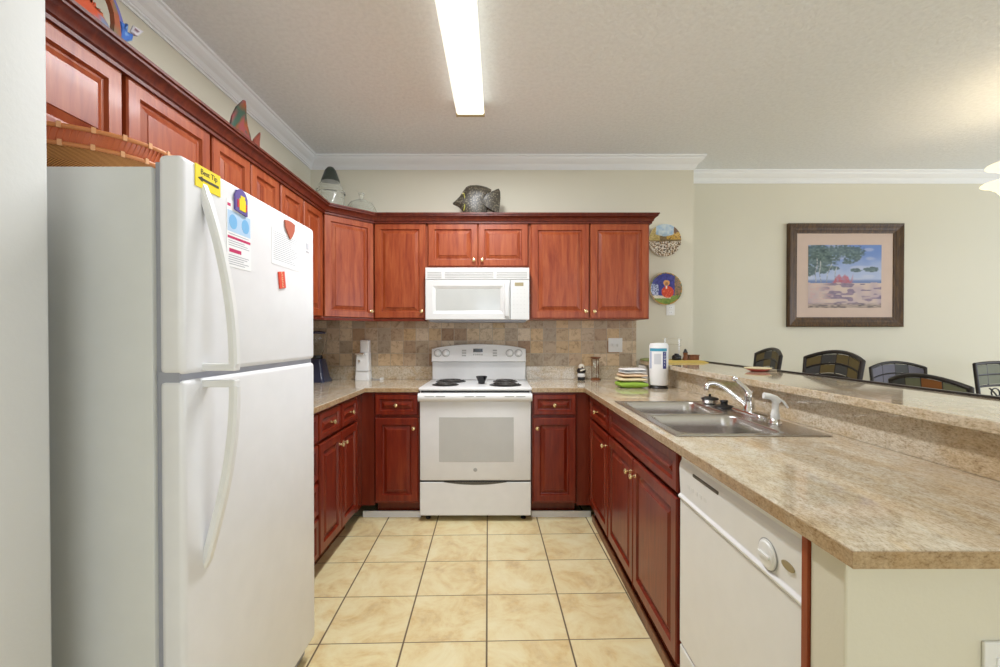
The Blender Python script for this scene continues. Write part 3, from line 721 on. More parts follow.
def handle(pts, parent):
    # flat bowed bar: width along y, thickness along its normal
    bm = bmesh.new(); P = [Vector(p) for p in pts]; rs = []
    for i, p in enumerate(P):
        t = (P[min(i+1, len(P)-1)] - P[max(i-1, 0)]).normalized(); nrm = Vector((t.z, 0, -t.x))
        if nrm.x < 0: nrm = -nrm
        wd = .012; th = .009
        rs.append([tuple(p + Vector((0, a*wd, 0)) + nrm*b_*th) for a, b_ in ((-1, -1), (1, -1), (1, .4), (.6, 1), (-.6, 1), (-1, .4))])
    rings(bm, rs, True, True, True); return obj('handle', bm, 'appliance_white', parent, smooth=35)
def bez(a, b_, c, d, n=14):
    return [tuple(a[k]*(1-t)**3 + 3*b_[k]*t*(1-t)**2 + 3*c[k]*t*t*(1-t) + d[k]*t**3 for k in range(3)) for t in [i/n for i in range(n+1)]]
HY = 1.095
handle([(-.742, HY, 1.655), (-.735, HY, 1.64)] + bez((-.728, HY, 1.62), (-.70, HY, 1.53), (-.656, HY, 1.38), (-.656, HY, 1.20)), fd)
obj('handle_foot', box(-.735, -.650, HY-.012, HY+.012, 1.184, 1.202, bev=.003), 'appliance_white', fd)
handle(list(reversed([(-.742, HY, .690), (-.735, HY, .70)] + bez((-.728, HY, .715), (-.70, HY, .82), (-.656, HY, .96), (-.656, HY, 1.145)))), rd)
obj('handle_foot', box(-.735, -.650, HY-.012, HY+.012, 1.143, 1.161, bev=.003), 'appliance_white', rd)
bm = bmesh.new(); bx(bm, -.730, -.7288, 1.672, 1.690, 1.600, 1.622); bx(bm, -.730, -.7288, 1.668, 1.694, 1.588, 1.592)
obj('badge', bm, plain('badge_grey', (.55, .56, .60), .4), fd)

# things on the freezer door: drawn in door coordinates (y to the right as seen, z up)
FXX = -.7299
def fbox(bm, y0, y1, z0, z1, a, b_): return bx(bm, FXX+a, FXX+b_, y0, y1, z0, z1)
MT = Matrix(((0, 0, 1, 0), (1, 0, 0, 0), (0, 1, 0, 0), (0, 0, 0, 1)))   # text plane: x->y, y->z, z->x
r = thing('warning_magnet', 'yellow rectangular magnet with black arrow at the freezer door top', 'magnet', (FXX, 1.108, 1.632), world=True)
obj('card', fbox(bmesh.new(), 1.060, 1.155, 1.632, 1.686, 0, .0022), 'sticker_yellow', r)
obj('lettering', text_bm('Best Tip', .019, .0003, Matrix.Translation((FXX+.0025, 1.110, 1.672)) @ MT), 'ink_dark', r)
bm = bmesh.new(); fbox(bm, 1.082, 1.147, 1.6515, 1.6575, .0022, .003)
rings(bm, [[(FXX+a, 1.068, 1.6545), (FXX+a, 1.084, 1.648), (FXX+a, 1.084, 1.661)] for a in (.0022, .003)], True, True, True)
obj('arrow', bm, 'ink_dark', r)
r = thing('flyer', 'printed flyer with two blue ovals and red lines on the freezer door', 'paper', (FXX, 1.24, 1.46), world=True)
obj('sheet', fbox(bmesh.new(), 1.182, 1.297, 1.459, 1.640, 0, .0008), 'paper_white', r)
obj('blue_print', fbox(bmesh.new(), 1.186, 1.294, 1.555, 1.612, .0008, .0011), plain('pale_blue', (.45, .62, .82), .6), r)
for y in (1.211, 1.269):
    b2 = bmesh.new(); lathe(b2, [(.020, 0), (.020, .0003)], seg=24, sy=.9); xform(b2, Matrix.Translation((FXX+.0011, y, 1.583)) @ Matrix.Rotation(PI/2, 4, 'Y')); obj('oval_print', b2, 'ink_sky', r)
for q in ((1.186, 1.294, 1.536, 1.543), (1.193, 1.248, 1.499, 1.509), (1.186, 1.200, 1.622, 1.630)): obj('red_print', fbox(bmesh.new(), *q, .0008, .0011), 'ink_magenta', r)
bm = bmesh.new()
for z in (1.548, 1.529, 1.523, 1.517, 1.490, 1.484, 1.478, 1.472, 1.466): fbox(bm, 1.190, 1.290 - .03*hsh(z*991, 2), z, z+.0018, .0008, .0011)
obj('text_lines', bm, 'ink_grey', r)
r = thing('picture_magnet', 'small purple and yellow picture magnet holding the blue flyer', 'magnet', (FXX, 1.242, 1.612), world=True)
bm = bmesh.new(); pts = [(1.214, 1.618), (1.272, 1.612), (1.272, 1.660), (1.262, 1.676), (1.243, 1.683), (1.224, 1.676), (1.214, 1.660)]
rings(bm, [[(FXX+a, y, z) for y, z in pts] for a in (.0012, .006)], True, True, True); obj('backing', bm, 'purple_ink', r)
bm = bmesh.new(); fbox(bm, 1.232, 1.262, 1.622, 1.655, .006, .0068); fbox(bm, 1.238, 1.258, 1.652, 1.664, .006, .0069); obj('yellow_figure', bm, 'sticker_yellow', r)
bm = bmesh.new(); fbox(bm, 1.222, 1.231, 1.628, 1.650, .006, .0068); fbox(bm, 1.263, 1.269, 1.625, 1.645, .006, .0068); obj('red_figure', bm, 'ink_red', r)
r = thing('notice_paper', 'white typed notice sheet on the right of the freezer door', 'paper', (FXX, 1.518, 1.504), world=True)
obj('sheet', fbox(bmesh.new(), 1.417, 1.618, 1.504, 1.622, 0, .0008), 'paper_white', r)
bm = bmesh.new()
for i in range(15):
    z = 1.610-i*.0064
    fbox(bm, 1.427, 1.600 - .06*hsh(i, 5), z, z+.0016, .0008, .0011)
obj('text_lines', bm, 'ink_grey', r)
bm = bmesh.new(); pts = [(1.497+.073*t, 1.664-.004*abs(math.sin(PI*t))*-1) for t in (0, .25, .5, .75, 1)] + [(1.566, 1.640), (1.552, 1.620), (1.536, 1.606), (1.520, 1.620), (1.503, 1.640)]
rings(bm, [[(FXX+a, y, z) for y, z in pts] for a in (.001, .005)], True, True, True)
tag(obj('pick_magnet', bm, 'terracotta'), 'reddish brown wedge shaped magnet over the typed notice', 'magnet')
r = thing('word_magnet', 'small tilted orange red magnet with pale letters below the notice', 'magnet', (FXX, 1.483, 1.43), 0)
r.rotation_euler = (math.radians(10), 0, 0)
obj('tile', box(0.0002, .004, -.021, .021, 0, .056, bev=.001), 'magnet_red', r)
bm = bmesh.new()
for i, ch in enumerate('SEE'): merge(bm, text_bm(ch, .022, .0002, Matrix.Translation((.0043, 0, .047-i*.018)) @ MT))
obj('lettering', bm, 'peach_cloth', r)

# basket on the fridge
bxx, byy = -1.225, 1.275; zb = 1.664; BS = .76
r = thing('wicker_basket', 'shallow oval reddish wicker basket lying on top of the refrigerator', 'basket', (bxx, byy, zb), world=True)
obj('woven_wall', lathe(bmesh.new(), [(.150, zb), (.180, zb+.008), (.230, zb+.055), (.250, zb+.088), (.244, zb+.088), (.18, zb+.018), (.02, zb+.008)], bxx, byy, 72, uv=True, sy=BS), 'wicker', r, smooth=60)
bm = bmesh.new(); lathe(bm, [(.251, zb+.086), (.260, zb+.105), (.264, zb+.128), (.258, zb+.128), (.250, zb+.105), (.245, zb+.088)], bxx, byy, 72, cap0=False, cap1=False, sy=BS)
for i in range(120):
    a = 2*PI*i/120; tube(bm, [(bxx+(.254)*math.cos(a), byy+.254*BS*math.sin(a), zb+.09), (bxx+.267*math.cos(a+.04), byy+.267*BS*math.sin(a+.04), zb+.128)], .0022, 4)
obj('rim_band', bm, 'wicker_red', r, smooth=60)
for z_, r_ in ((zb+.089, .255), (zb+.130, .267)):
    hp = obj('hoop', tube(bmesh.new(), [(bxx+r_*math.cos(2*PI*i/60), byy+r_*BS*math.sin(2*PI*i/60), z_) for i in range(60)], .006, 8, True), 'wicker_hoop', r, smooth=60)
    for i in range(24):
        a = 2*PI*i/24
        b2 = box(-.003, .001, -.0045, .0045, -.0075, .0075); xform(b2, Matrix.Translation((bxx+(r_+.006)*math.cos(a), byy+(r_+.008)*BS*math.sin(a), z_)) @ Matrix.Rotation(a, 4, 'Z'))
        obj('binding', b2, 'wicker_clip', hp)

# ------------------------------------------------------------------ ceiling light
r = thing('ceiling_light', 'long fluorescent box light glowing on the kitchen ceiling', 'light', (-.175, 2.2, 2.66), world=True)
lx0, lx1, ly0, ly1 = -.268, -.092, 1.52, 2.80
obj('housing', box(lx0+.02, lx1-.02, ly0, ly1, 2.712, CEIL), 'appliance_white', r)
bm = bmesh.new(); prof = [(lx0+.02, 2.712), (lx0+.004, 2.705), (lx0, 2.672), (lx0+.010, 2.660), (lx1-.010, 2.660), (lx1, 2.672), (lx1-.004, 2.705), (lx1-.02, 2.712)]
rings(bm, [[(x, y, z) for x, z in prof] for y in (ly0+.021, ly1-.021)], True, True, True); obj('diffuser', bm, 'tube_light', r)
for y in (ly0, ly1-.022): obj('end_cap', box(lx0-.002, lx1+.002, y, y+.022, 2.657, 2.714), plain('cap_tan', (.45, .36, .18), .5), r)

r = thing('added_fill_fixture', 'added frosted ceiling fill light, out of view behind the viewpoint', 'light', (1.6, -3.6, 2.6), world=True)  # invented unseen fixture to go with the fill light
obj('rim', box(1.30, 1.90, -3.90, -3.30, 2.70, CEIL, bev=.01), 'white_paint', r)
obj('lamp_shade', box(1.33, 1.87, -3.87, -3.33, 2.60, 2.70, bev=.03, seg=3), 'tube_light', r, smooth=50)  # glowing body of the added fixture

# ------------------------------------------------------------------ outlets and switches on walls
def plate(name, label, x0, x1, y, z0, z1, kind):
    r = thing(name, label, 'outlet' if kind == 'o' else 'switch', ((x0+x1)/2, y, z0), world=True)
    obj('cover_plate', box(x0, x1, y-.006, y, z0, z1, bev=.002), 'plastic_white', r)
    cx, cz = (x0+x1)/2, (z0+z1)/2
    if kind == 'o':
        for s_ in (-1, 1):
            o = obj('socket', box(cx-.016, cx+.016, y-.0075, y-.005, cz+s_*.02-.013, cz+s_*.02+.013, bev=.001), 'white_paint', r)
            bm = bmesh.new(); bx(bm, cx-.008, cx-.005, y-.0080, y-.0070, cz+s_*.02-.004, cz+s_*.02+.005); bx(bm, cx+.005, cx+.008, y-.0080, y-.0070, cz+s_*.02-.004, cz+s_*.02+.005)
            obj('slot', bm, 'grey_mark', o)
    else:
        for s_ in (-1, 1):
            obj('toggle', box(cx+s_*.023-.005, cx+s_*.023+.005, y-.016, y-.005, cz-.010, cz+.012, bev=.002), 'plastic_white', r)
plate('switch_plate', 'white double switch plate on the tiled backsplash right of the stove', .902, 1.018, 3.632, 1.137, 1.253, 's')
plate('wall_outlet', 'white outlet on the painted wall under the lower round plate', 1.382, 1.452, YB, 1.440, 1.530, 'o')
plate('end_outlet', 'white outlet low on the end wall of the peninsula', .843, .917, .763, .618, .738, 'o')

# ------------------------------------------------------------------ wall plates
def dplate(x, z, R_, fn, label):
    r = thing('decorative_plate', label, 'plate', (x, YB, z-R_), group='decorative plates on the kitchen wall', world=True)
    bm = bmesh.new(); lathe(bm, [(R_*.6, 0), (R_*.6, .006), (R_*.96, .018), (R_, .021), (R_*.985, .0235), (R_*.70, .0155), (R_*.0001, .0150)], seg=48)
    xform(bm, Matrix.Translation((x, YB-.0005, z)) @ Matrix.Rotation(PI/2, 4, 'X')); obj('dish', bm, 'sand', r, smooth=50)
    k = 64
    def pos(u, v):
        a, b_ = 2*u-1, 2*v-1
        # square to disc
        X1 = a*math.sqrt(max(0, 1-b_*b_/2)); Z1 = b_*math.sqrt(max(0, 1-a*a/2)); q = math.hypot(X1, Z1)
        dep = .0165 if q < .7 else .0165+(q-.7)/.3*.0085
        return (x+X1*R_*.975, YB-.0008-dep, z+Z1*R_*.975)
    def col(u, v):
        a, b_ = 2*u-1, 2*v-1
        return fn(a*math.sqrt(max(0, 1-b_*b_/2)), b_*math.sqrt(max(0, 1-a*a/2)))
    obj('glaze_picture', paint_grid(k, k, col, pos), 'painted', r)
def ell(x, z, cx, cz, a, b_): return ((x-cx)/a)**2 + ((z-cz)/b_)**2 < 1
def plate_top(x, z):
    nz = vnoise(x*9+5, z*9+3); n2 = vnoise(x*22, z*22, 3)
    if z > .25+.5*abs(x)**1.5*.6 and abs(x) < .55: return lerp(s2l(150, 180, 205), s2l(205, 215, 215), nz)
    if z > .05 and x > .12: return s2l(110, 75, 30) if (z > .38+.2*nz or n2 > .72) else s2l(205, 165, 70)
    if z > .0 and x < -.3: return lerp(s2l(150, 130, 60), s2l(215, 190, 120), n2)
    if z > -.05: return lerp(s2l(90, 80, 40), s2l(150, 120, 80), n2)
    return s2l(228, 220, 205) if n2 > .56 else (s2l(95, 85, 70) if n2 < .36 else s2l(165, 130, 90))
def plate_low(x, z):
    n2 = vnoise(x*18, z*18, 5); q = math.hypot(x, z)
    if q > .93: return s2l(90, 110, 60) if n2 > .5 else s2l(190, 140, 60)
    if ell(x, z, .05, .36, .20, .18): return s2l(225, 165, 95) if not ell(x, z, .05, .30, .09, .12) else s2l(165, 110, 70)
    if ell(x, z, .05, .02, .12, .28): return s2l(240, 235, 225) if abs(x-.05) < .05 and z > 0 else s2l(215, 70, 30)
    if ell(x, z, .12, -.20, .38, .36): return s2l(210, 60, 25) if n2 < .7 else s2l(235, 110, 60)
    if z < -.42: return lerp(s2l(90, 130, 55), s2l(150, 165, 70), n2) if z < -.6 or x > .3 else s2l(225, 215, 190)
    if x < -.45 and z < .3: return s2l(190, 195, 225) if n2 > .45 else s2l(95, 110, 150)
    if x > .55: return lerp(s2l(70, 80, 40), s2l(170, 120, 80), n2)
    return lerp(s2l(35, 35, 110), s2l(70, 70, 165), n2)
dplate(1.362, 2.056, .136, plate_top, 'round decorative plate painted with a village scene, upper of two')
dplate(1.372, 1.659, .136, plate_low, 'round decorative plate with a red dressed figure, lower of two')

# ------------------------------------------------------------------ framed picture on the dining wall
px0, px1, pz0, pz1 = 2.585, 3.620, 1.352, 2.276
r = thing('framed_painting', 'framed beach and tree painting with wooden frame on dining wall', 'picture', ((px0+px1)/2, YD, pz0), world=True)
def yring(ins, y): return [(px0+ins, y, pz0+ins), (px1-ins, y, pz0+ins), (px1-ins, y, pz1-ins), (px0+ins, y, pz1-ins)]
obj('frame', rings(bmesh.new(), [yring(0, YD-.001), yring(0, YD-.030), yring(.012, YD-.038), yring(.026, YD-.034), yring(.040, YD-.028), yring(.062, YD-.024), yring(.070, YD-.020), yring(.084, YD-.018), yring(.088, YD-.010), yring(.088, YD-.001)], True, False, False), 'frame_wood', r)
obj('mat', box(px0+.086, px1-.086, YD-.012, YD-.004, pz0+.086, pz1-.086), 'mat_board', r)
ix0, ix1, iz0, iz1 = px0+.187, px1-.190, pz0+.170, pz1-.190
SK = [(.18, .76, .28, .13), (.10, .88, .22, .13), (.45, .89, .33, .11), (.30, .64, .12, .05), (.20, .60, .10, .06), (.64, .60, .08, .03), (.86, .61, .10, .04), (.60, .80, .14, .07), (.25, .80, .14, .08), (.55, .73, .10, .035), (.04, .60, .08, .10)]
def sm(a, b_, x): t = min(1, max(0, (x-a)/(b_-a))); return t*t*(3-2*t)
def paint(u, v):
    n1 = vnoise(u*10, v*10, 1); n2 = vnoise(u*42, v*42, 2); n3 = vnoise(u*12+5, v*32, 4); n4 = vnoise(u*24, v*70, 7)
    hz = .40 + .012*(n1-.5)
    if v > hz:
        c = lerp(s2l(172, 184, 212), s2l(104, 134, 192), sm(.45, .95, v+.12*(n1-.5)))
        c = lerp(c, s2l(205, 205, 215), .35*sm(.55, .8, vnoise(u*6, v*14, 11)))
        if v < .46: c = lerp(s2l(110, 128, 170), c, sm(.42, .47, v))
        for cx, cz, a, b_ in SK:
            e = ((u-cx)/a)**2 + ((v-cz)/b_)**2 + .9*(n2-.5) + .7*(n1-.5)
            k = 1-sm(.6, 1.15, e)
            c = lerp(c, lerp(s2l(40, 62, 66), s2l(112, 132, 124), n2*.6+n4*.4), k*.92)
        for tx, sl, zt in ((.10, .05, .8), (.17, -.03, .75), (.24, .25, .7), (.36, .12, .66)):
            k = 1-sm(.003, .009, abs(u-(tx+sl*(v-.4)+.01*math.sin(v*20))))
            if v < zt: c = lerp(c, lerp(s2l(90, 95, 105), s2l(205, 205, 200), n2), k*.8)
        k = (1-sm(-.02, .02, v-(.42+.13*vnoise(u*26, 1, 6))))*sm(.31, .36, u)*(1-sm(.58, .63, u))
        c = lerp(c, lerp(s2l(190, 75, 70), s2l(160, 120, 140), n2), k*.85)
        return c
    c = lerp(s2l(205, 185, 170), s2l(178, 158, 165), n1)
    k = sm(.50, .66, n3+.16*math.sin(u*5)+.12*(.25-abs(v-.2))*4-.12)*sm(.12, .35, u)
    c = lerp(c, lerp(s2l(92, 84, 118), s2l(140, 118, 140), n4), k*.85)
    c = lerp(c, s2l(205, 150, 140), .3*sm(.6, .8, n4)*(1-sm(.25, .4, u)))
    c = lerp(c, lerp(s2l(90, 80, 80), s2l(185, 165, 150), n4), 1-sm(.03, .10, v))
    return c
obj('artwork', paint_grid(130, 104, paint, lambda u, v: (ix0+(ix1-ix0)*u, YD-.0135, iz0+(iz1-iz0)*v)), 'painted_matt', r)

# ------------------------------------------------------------------ ornaments above the cabinets
TZ = 2.1425
# dark carved fish
fx0 = (453-499)/440*3.42; sc = (501-453)/440*3.42
FP = [(0, .17), (.06, .22), (.14, .30), (.22, .42), (.28, .50), (.36, .535), (.50, .54), (.62, .52), (.72, .49), (.80, .45), (.785, .36), (.775, .27), (.84, .33), (.90, .42), (.955, .47), (.985, .40), (.99, .28), (.975, .10), (.95, -.06),
      (.88, .0), (.80, .09), (.77, .12), (.72, .02), (.66, -.12), (.56, -.23), (.45, -.25), (.35, -.22), (.27, -.12), (.20, .0), (.12, .09), (.03, .13)]
FP = [(x, z+.252) for x, z in FP]
r = thing('fish_sculpture', 'dark carved angelfish ornament on top of the cabinets above the microwave', 'ornament', (fx0+.5*sc, 3.42, TZ), world=True)
bm = bmesh.new(); cx_, cz_ = .45, .45
outer = [(fx0+x*sc, TZ+.0+z*sc) for x, z in FP]
def shr(k): return [(fx0+(cx_+(x-cx_)*k)*sc, TZ+(cz_+(z-cz_)*k)*sc) for x, z in FP]
T_ = .018
rs = [[(x, 3.42+.012+0*T_, z) for x, z in outer]]
rs = [[(x, 3.42+T_*1.7, z) for x, z in shr(.55)], [(x, 3.42+T_, z) for x, z in shr(.85)], [(x, 3.42+.004, z) for x, z in outer], [(x, 3.42-.004, z) for x, z in outer], [(x, 3.42-T_, z) for x, z in shr(.85)], [(x, 3.42-T_*1.7, z) for x, z in shr(.55)]]
rings(bm, rs, True, True, True)
m, n, l, b = new_mat('fish_scale'); tc = n.new('ShaderNodeTexCoord'); vo = n.new('ShaderNodeTexVoronoi'); vo.inputs['Scale'].default_value = 75; l.new(tc.outputs['Object'], vo.inputs['Vector'])
l.new(ramp(n, l, vo.outputs['Distance'], [(.15, (.22, .19, .13)), (.5, (.045, .037, .025))]), b.inputs['Base Color']); setp(b, rough=.4); MATS['fish_scale'] = m
fb = obj('body', bm, 'fish_scale', r, smooth=60)
bm = bmesh.new(); tube(bm, [(fx0+(.23+.03*math.sin(t*PI))*sc, 3.42-.026+.006*abs(t-.5), TZ+(.252+.36*t)*sc) for t in (0, .2, .4, .6, .8, 1)], .004, 6); obj('gill_stripe', bm, plain('olive', (.35, .33, .05), .5), fb)
bm = bmesh.new(); lathe(bm, [(.026, 0), (.022, .03), (.012, .06), (.006, .078), (.0001, .080)], seg=14, sy=.5); xform(bm, Matrix.Translation((fx0+.20*sc, 3.42, TZ+.475*sc)) @ Matrix.Rotation(-PI/2-.35, 4, 'Y')); obj('snout', bm, 'black', fb, smooth=60)
bm = bmesh.new(); bmesh.ops.create_uvsphere(bm, u_segments=10, v_segments=8, radius=.006); bmesh.ops.translate(bm, verts=bm.verts, vec=(fx0+.21*sc, 3.42-.024, TZ+.60*sc)); obj('eye', bm, 'cream_cloth', fb)
# glass jar with dark cone lid, and low glass dome
jx, jy = -1.258, 3.30
r = thing('glass_jar', 'pale glass jar with a dark cone top on the corner cabinet', 'jar', (jx, jy, TZ), world=True)
obj('jar_body', lathe(bmesh.new(), [(.08, TZ), (.096, TZ+.01), (.098, TZ+.03), (.098, TZ+.185), (.106, TZ+.190), (.106, TZ+.205), (.096, TZ+.21), (.086, TZ+.245), (.064, TZ+.278), (.060, TZ+.278), (.081, TZ+.245), (.092, TZ+.21), (.094, TZ+.185), (.094, TZ+.03), (.08, TZ+.006)], jx, jy, 36), 'frosted_glass', r, smooth=50)
obj('cone_lid', lathe(bmesh.new(), [(.068, TZ+.278), (.066, TZ+.288), (.040, TZ+.362), (.022, TZ+.385), (.0001, TZ+.388)], jx, jy, 28), plain('lid_dark', (.035, .045, .035), .35), r, smooth=50)
jx, jy = -1.075, 3.452
r = thing('glass_dome', 'clear glass dish with a knobbed domed lid on the corner cabinet', 'dish', (jx, jy, TZ), world=True)
obj('dome', lathe(bmesh.new(), [(.105, TZ), (.112, TZ+.006), (.112, TZ+.08), (.120, TZ+.085), (.115, TZ+.115), (.085, TZ+.165), (.03, TZ+.190), (.028, TZ+.186), (.08, TZ+.161), (.110, TZ+.112), (.108, TZ+.08), (.108, TZ+.006)], jx, jy, 40), 'frosted_glass', r, smooth=50)
obj('lid_knob', lathe(bmesh.new(), [(.016, TZ+.188), (.012, TZ+.215), (.024, TZ+.238), (.026, TZ+.244), (.0001, TZ+.245)], jx, jy, 20), 'frosted_glass', r, smooth=50)
# painted fin sculpture (upright crescents) on the left cabinets
def slabshape(pts, Xc, th, col, taper=.8):
    """flat-ish carved shape in the y-z plane, pts=(y,z); col(y,z)"""
    bm = bmesh.new(); cl = bm.loops.layers.float_color.new('Col')
    cy = sum(p[0] for p in pts)/len(pts); cz = sum(p[1] for p in pts)/len(pts)
    sh = lambda k: [(cy+(y-cy)*k, cz+(z-cz)*k) for y, z in pts]
    rs = [[(Xc-th, y, z) for y, z in sh(.7)], [(Xc-th*.4, y, z) for y, z in pts], [(Xc+th*.4, y, z) for y, z in pts], [(Xc+th, y, z) for y, z in sh(taper)],
          [(Xc+th, y, z) for y, z in sh(.5)], [(Xc+th, y, z) for y, z in sh(.25)]]
    rings(bm, rs, True, True, True)
    for f in bm.faces:
        for lp in f.loops: lp[cl] = (*col(lp.vert.co.y, lp.vert.co.z), 1)
    return bm
# image -> plane x=Xp
def lp_(px, py, Xp): t = Xp*440/(px-499); return (t, CAM_H+(336-py)*t/440)
def fin_col(y, z):
    k = vnoise(y*40, z*30, 8)
    return s2l(150, 75, 30) if k > .62 else (s2l(50, 85, 70) if k < .45 else s2l(150, 70, 75))
Xp = -1.33
r = thing('fin_sculpture', 'painted wooden sailfish fins rising above the left wall cabinets', 'ornament', (Xp, 2.1, TZ), world=True)
base = TZ
A = [lp_(231, 128, Xp), lp_(233.5, 117, Xp), lp_(238, 108, Xp), lp_(245, 101.5, Xp), lp_(246.5, 102.5, Xp), lp_(246.5, 114, Xp), lp_(248, 127, Xp), lp_(251.5, 139, Xp), lp_(253, 150, Xp), lp_(246, 150, Xp), lp_(236, 146, Xp), lp_(230, 140, Xp)]
B = [lp_(253.5, 145, Xp), lp_(255, 140, Xp), lp_(261, 133.5, Xp), lp_(260, 142, Xp), lp_(260, 153, Xp), lp_(254, 152, Xp)]
A = [(y, max(z, TZ)) for y, z in A]; B = [(y, max(z, TZ)) for y, z in B]
obj('large_fin', slabshape(A, Xp, .012, fin_col), 'painted', r); obj('small_fin', slabshape(B, Xp, .009, lambda y, z: s2l(140, 70, 55)), 'painted', r)
bm = bmesh.new(); bx(bm, Xp-.03, Xp+.03, min(a[0] for a in A)+.01, max(b_[0] for b_ in B)-.005, TZ, TZ+.008, bev=.003); obj('base', bm, 'brown_wood', r)
# rooster-like feathered sculpture, left
Xp = -1.36
r = thing('feather_sculpture', 'orange and blue feathered bird ornament above the left wall cabinets', 'ornament', (Xp, 1.45, TZ), world=True)
def jag(path, amp, k=5):
    out = []
    for i in range(len(path)-1):
        (y0, z0), (y1, z1) = path[i], path[i+1]
        L = math.hypot(y1-y0, z1-z0) or 1; nx, nz = -(z1-z0)/L, (y1-y0)/L
        for j in range(k):
            t = j/k; q = amp*(1 if j % 2 else 0)*(.5+hsh(i, j, 9)); out.append((y0+(y1-y0)*t+nx*q, z0+(z1-z0)*t+nz*q))
    out.append(path[-1]); return out
P1 = [lp_(55, -15, Xp), lp_(86, -8, Xp), lp_(90, 4, Xp), lp_(99, 13, Xp), lp_(107, 24, Xp)]
P1 = jag(P1, .014) + [lp_(112, 33, Xp), lp_(112, 45, Xp), lp_(90, 34, Xp), lp_(60, 14, Xp)]
P1 = [(y, max(z, TZ)) for y, z in P1]
def c1(y, z): 
    px = 499+440*Xp/y; k = vnoise(y*70, z*70, 3)
    return s2l(205, 75, 20) if px < 96+8*k else (s2l(120, 130, 160) if k > .4 else s2l(190, 110, 70))
obj('wing', slabshape(P1, Xp, .014, c1), 'painted', r)
def ribbon(pts, ws, Xc, th, col):
    L = []; R2 = []
    for i, (p, w_) in enumerate(zip(pts, ws)):
        a = pts[max(i-1, 0)]; b_ = pts[min(i+1, len(pts)-1)]; d = Vector((b_[0]-a[0], b_[1]-a[1])).normalized()
        L.append((p[0]-d.y*w_, p[1]+d.x*w_)); R2.append((p[0]+d.y*w_, p[1]-d.x*w_))
    bm = bmesh.new(); cl = bm.loops.layers.float_color.new('Col')
    rs = [[(Xc+th, *a), (Xc+th, *b_), (Xc-th, *b_), (Xc-th, *a)] for a, b_ in zip(L, R2)]
    rings(bm, rs, True, True, True)
    for f in bm.faces:
        for lp in f.loops: lp[cl] = (*col(lp.vert.co.y, lp.vert.co.z), 1)
    return bm
N1 = [lp_(117, 40, Xp), lp_(117, 28, Xp), lp_(116, 18, Xp), lp_(113, 8, Xp), lp_(109, -2, Xp), lp_(106, -12, Xp)]
N1 = [(y, max(z, TZ+.004)) for y, z in N1]
obj('neck', ribbon(N1, [.018, .012, .011, .010, .010, .009], Xp+.006, .008, lambda y, z: s2l(165, 85, 50) if vnoise(y*60, z*60) > .3 else s2l(110, 120, 90)), 'painted', r)
N2 = [(y+.022, z) for y, z in N1]
obj('blue_mane', ribbon(N2, [.012, .012, .012, .011, .010, .009], Xp, .008, lambda y, z: s2l(105, 105, 170)), 'painted', r)
N3 = [lp_(119, 41, Xp), lp_(121, 30, Xp), lp_(119, 22, Xp), lp_(124, 25, Xp), lp_(123, 30, Xp), lp_(128, 26, Xp), lp_(127, 35, Xp), lp_(134, 38, Xp), lp_(133, 43, Xp), lp_(124, 45, Xp)]
N3 = [(y, max(z, TZ)) for y, z in N3]
obj('tail_tuft', slabshape(N3, Xp+.004, .010, lambda y, z: s2l(50, 105, 190) if vnoise(y*80, z*80) > .3 else s2l(130, 175, 220)), 'painted', r)
N4 = [lp_(133, 34, Xp), lp_(136, 28, Xp), lp_(146, 34, Xp), lp_(140, 39, Xp), lp_(136, 38, Xp)]
obj('pale_tip', slabshape(N4, Xp, .005, lambda y, z: s2l(110, 70, 85) if vnoise(y*90, z*90) > .5 else s2l(205, 200, 205)), 'painted', r)
obj('wire', tube(bmesh.new(), [(Xp, *lp_(128, 42, Xp)), (Xp, *lp_(133, 38, Xp)), (Xp, *lp_(137, 36, Xp))], .002, 6), 'dark_metal', r)

# ------------------------------------------------------------------ small things on the counters
CZ = CT1+.0003
# blender at the left
bx_, by_ = -1.425, 3.43
r = thing('blender', 'dark blender with clear jar on the counter behind the refrigerator', 'blender', (bx_, by_, CZ), world=True)
obj('motor_base', rings(bmesh.new(), [rrect(bx_, by_, w_, w_, .02, CZ+z_) for w_, z_ in ((.19, 0), (.19, .012), (.165, .03), (.14, .10), (.115, .17), (.105, .178))], True, True, True), 'blue_black', r, smooth=40)
bm = bmesh.new()
for i in range(3):
    for j in range(5): bx(bm, bx_+.064-j*.0056+.0, bx_+.076-j*.0058, by_-.05+i*.03, by_-.035+i*.03, CZ+.045+j*.02, CZ+.055+j*.02)
obj('button', bm, 'plastic_white', r)
obj('collar', lathe(bmesh.new(), [(.048, CZ+.178), (.052, CZ+.19), (.046, CZ+.205)], bx_, by_, 24), 'black', r, smooth=50)
obj('glass_jar', lathe(bmesh.new(), [(.044, CZ+.205), (.060, CZ+.245), (.074, CZ+.30), (.076, CZ+.34), (.070, CZ+.375), (.067, CZ+.375), (.072, CZ+.34), (.070, CZ+.30), (.056, CZ+.247), (.040, CZ+.209)], bx_, by_, 32), 'glass', r, smooth=50)
obj('jar_lid', lathe(bmesh.new(), [(.072, CZ+.372), (.070, CZ+.385), (.045, CZ+.394), (.0001, CZ+.396)], bx_, by_, 28), 'blue_black', r, smooth=50)
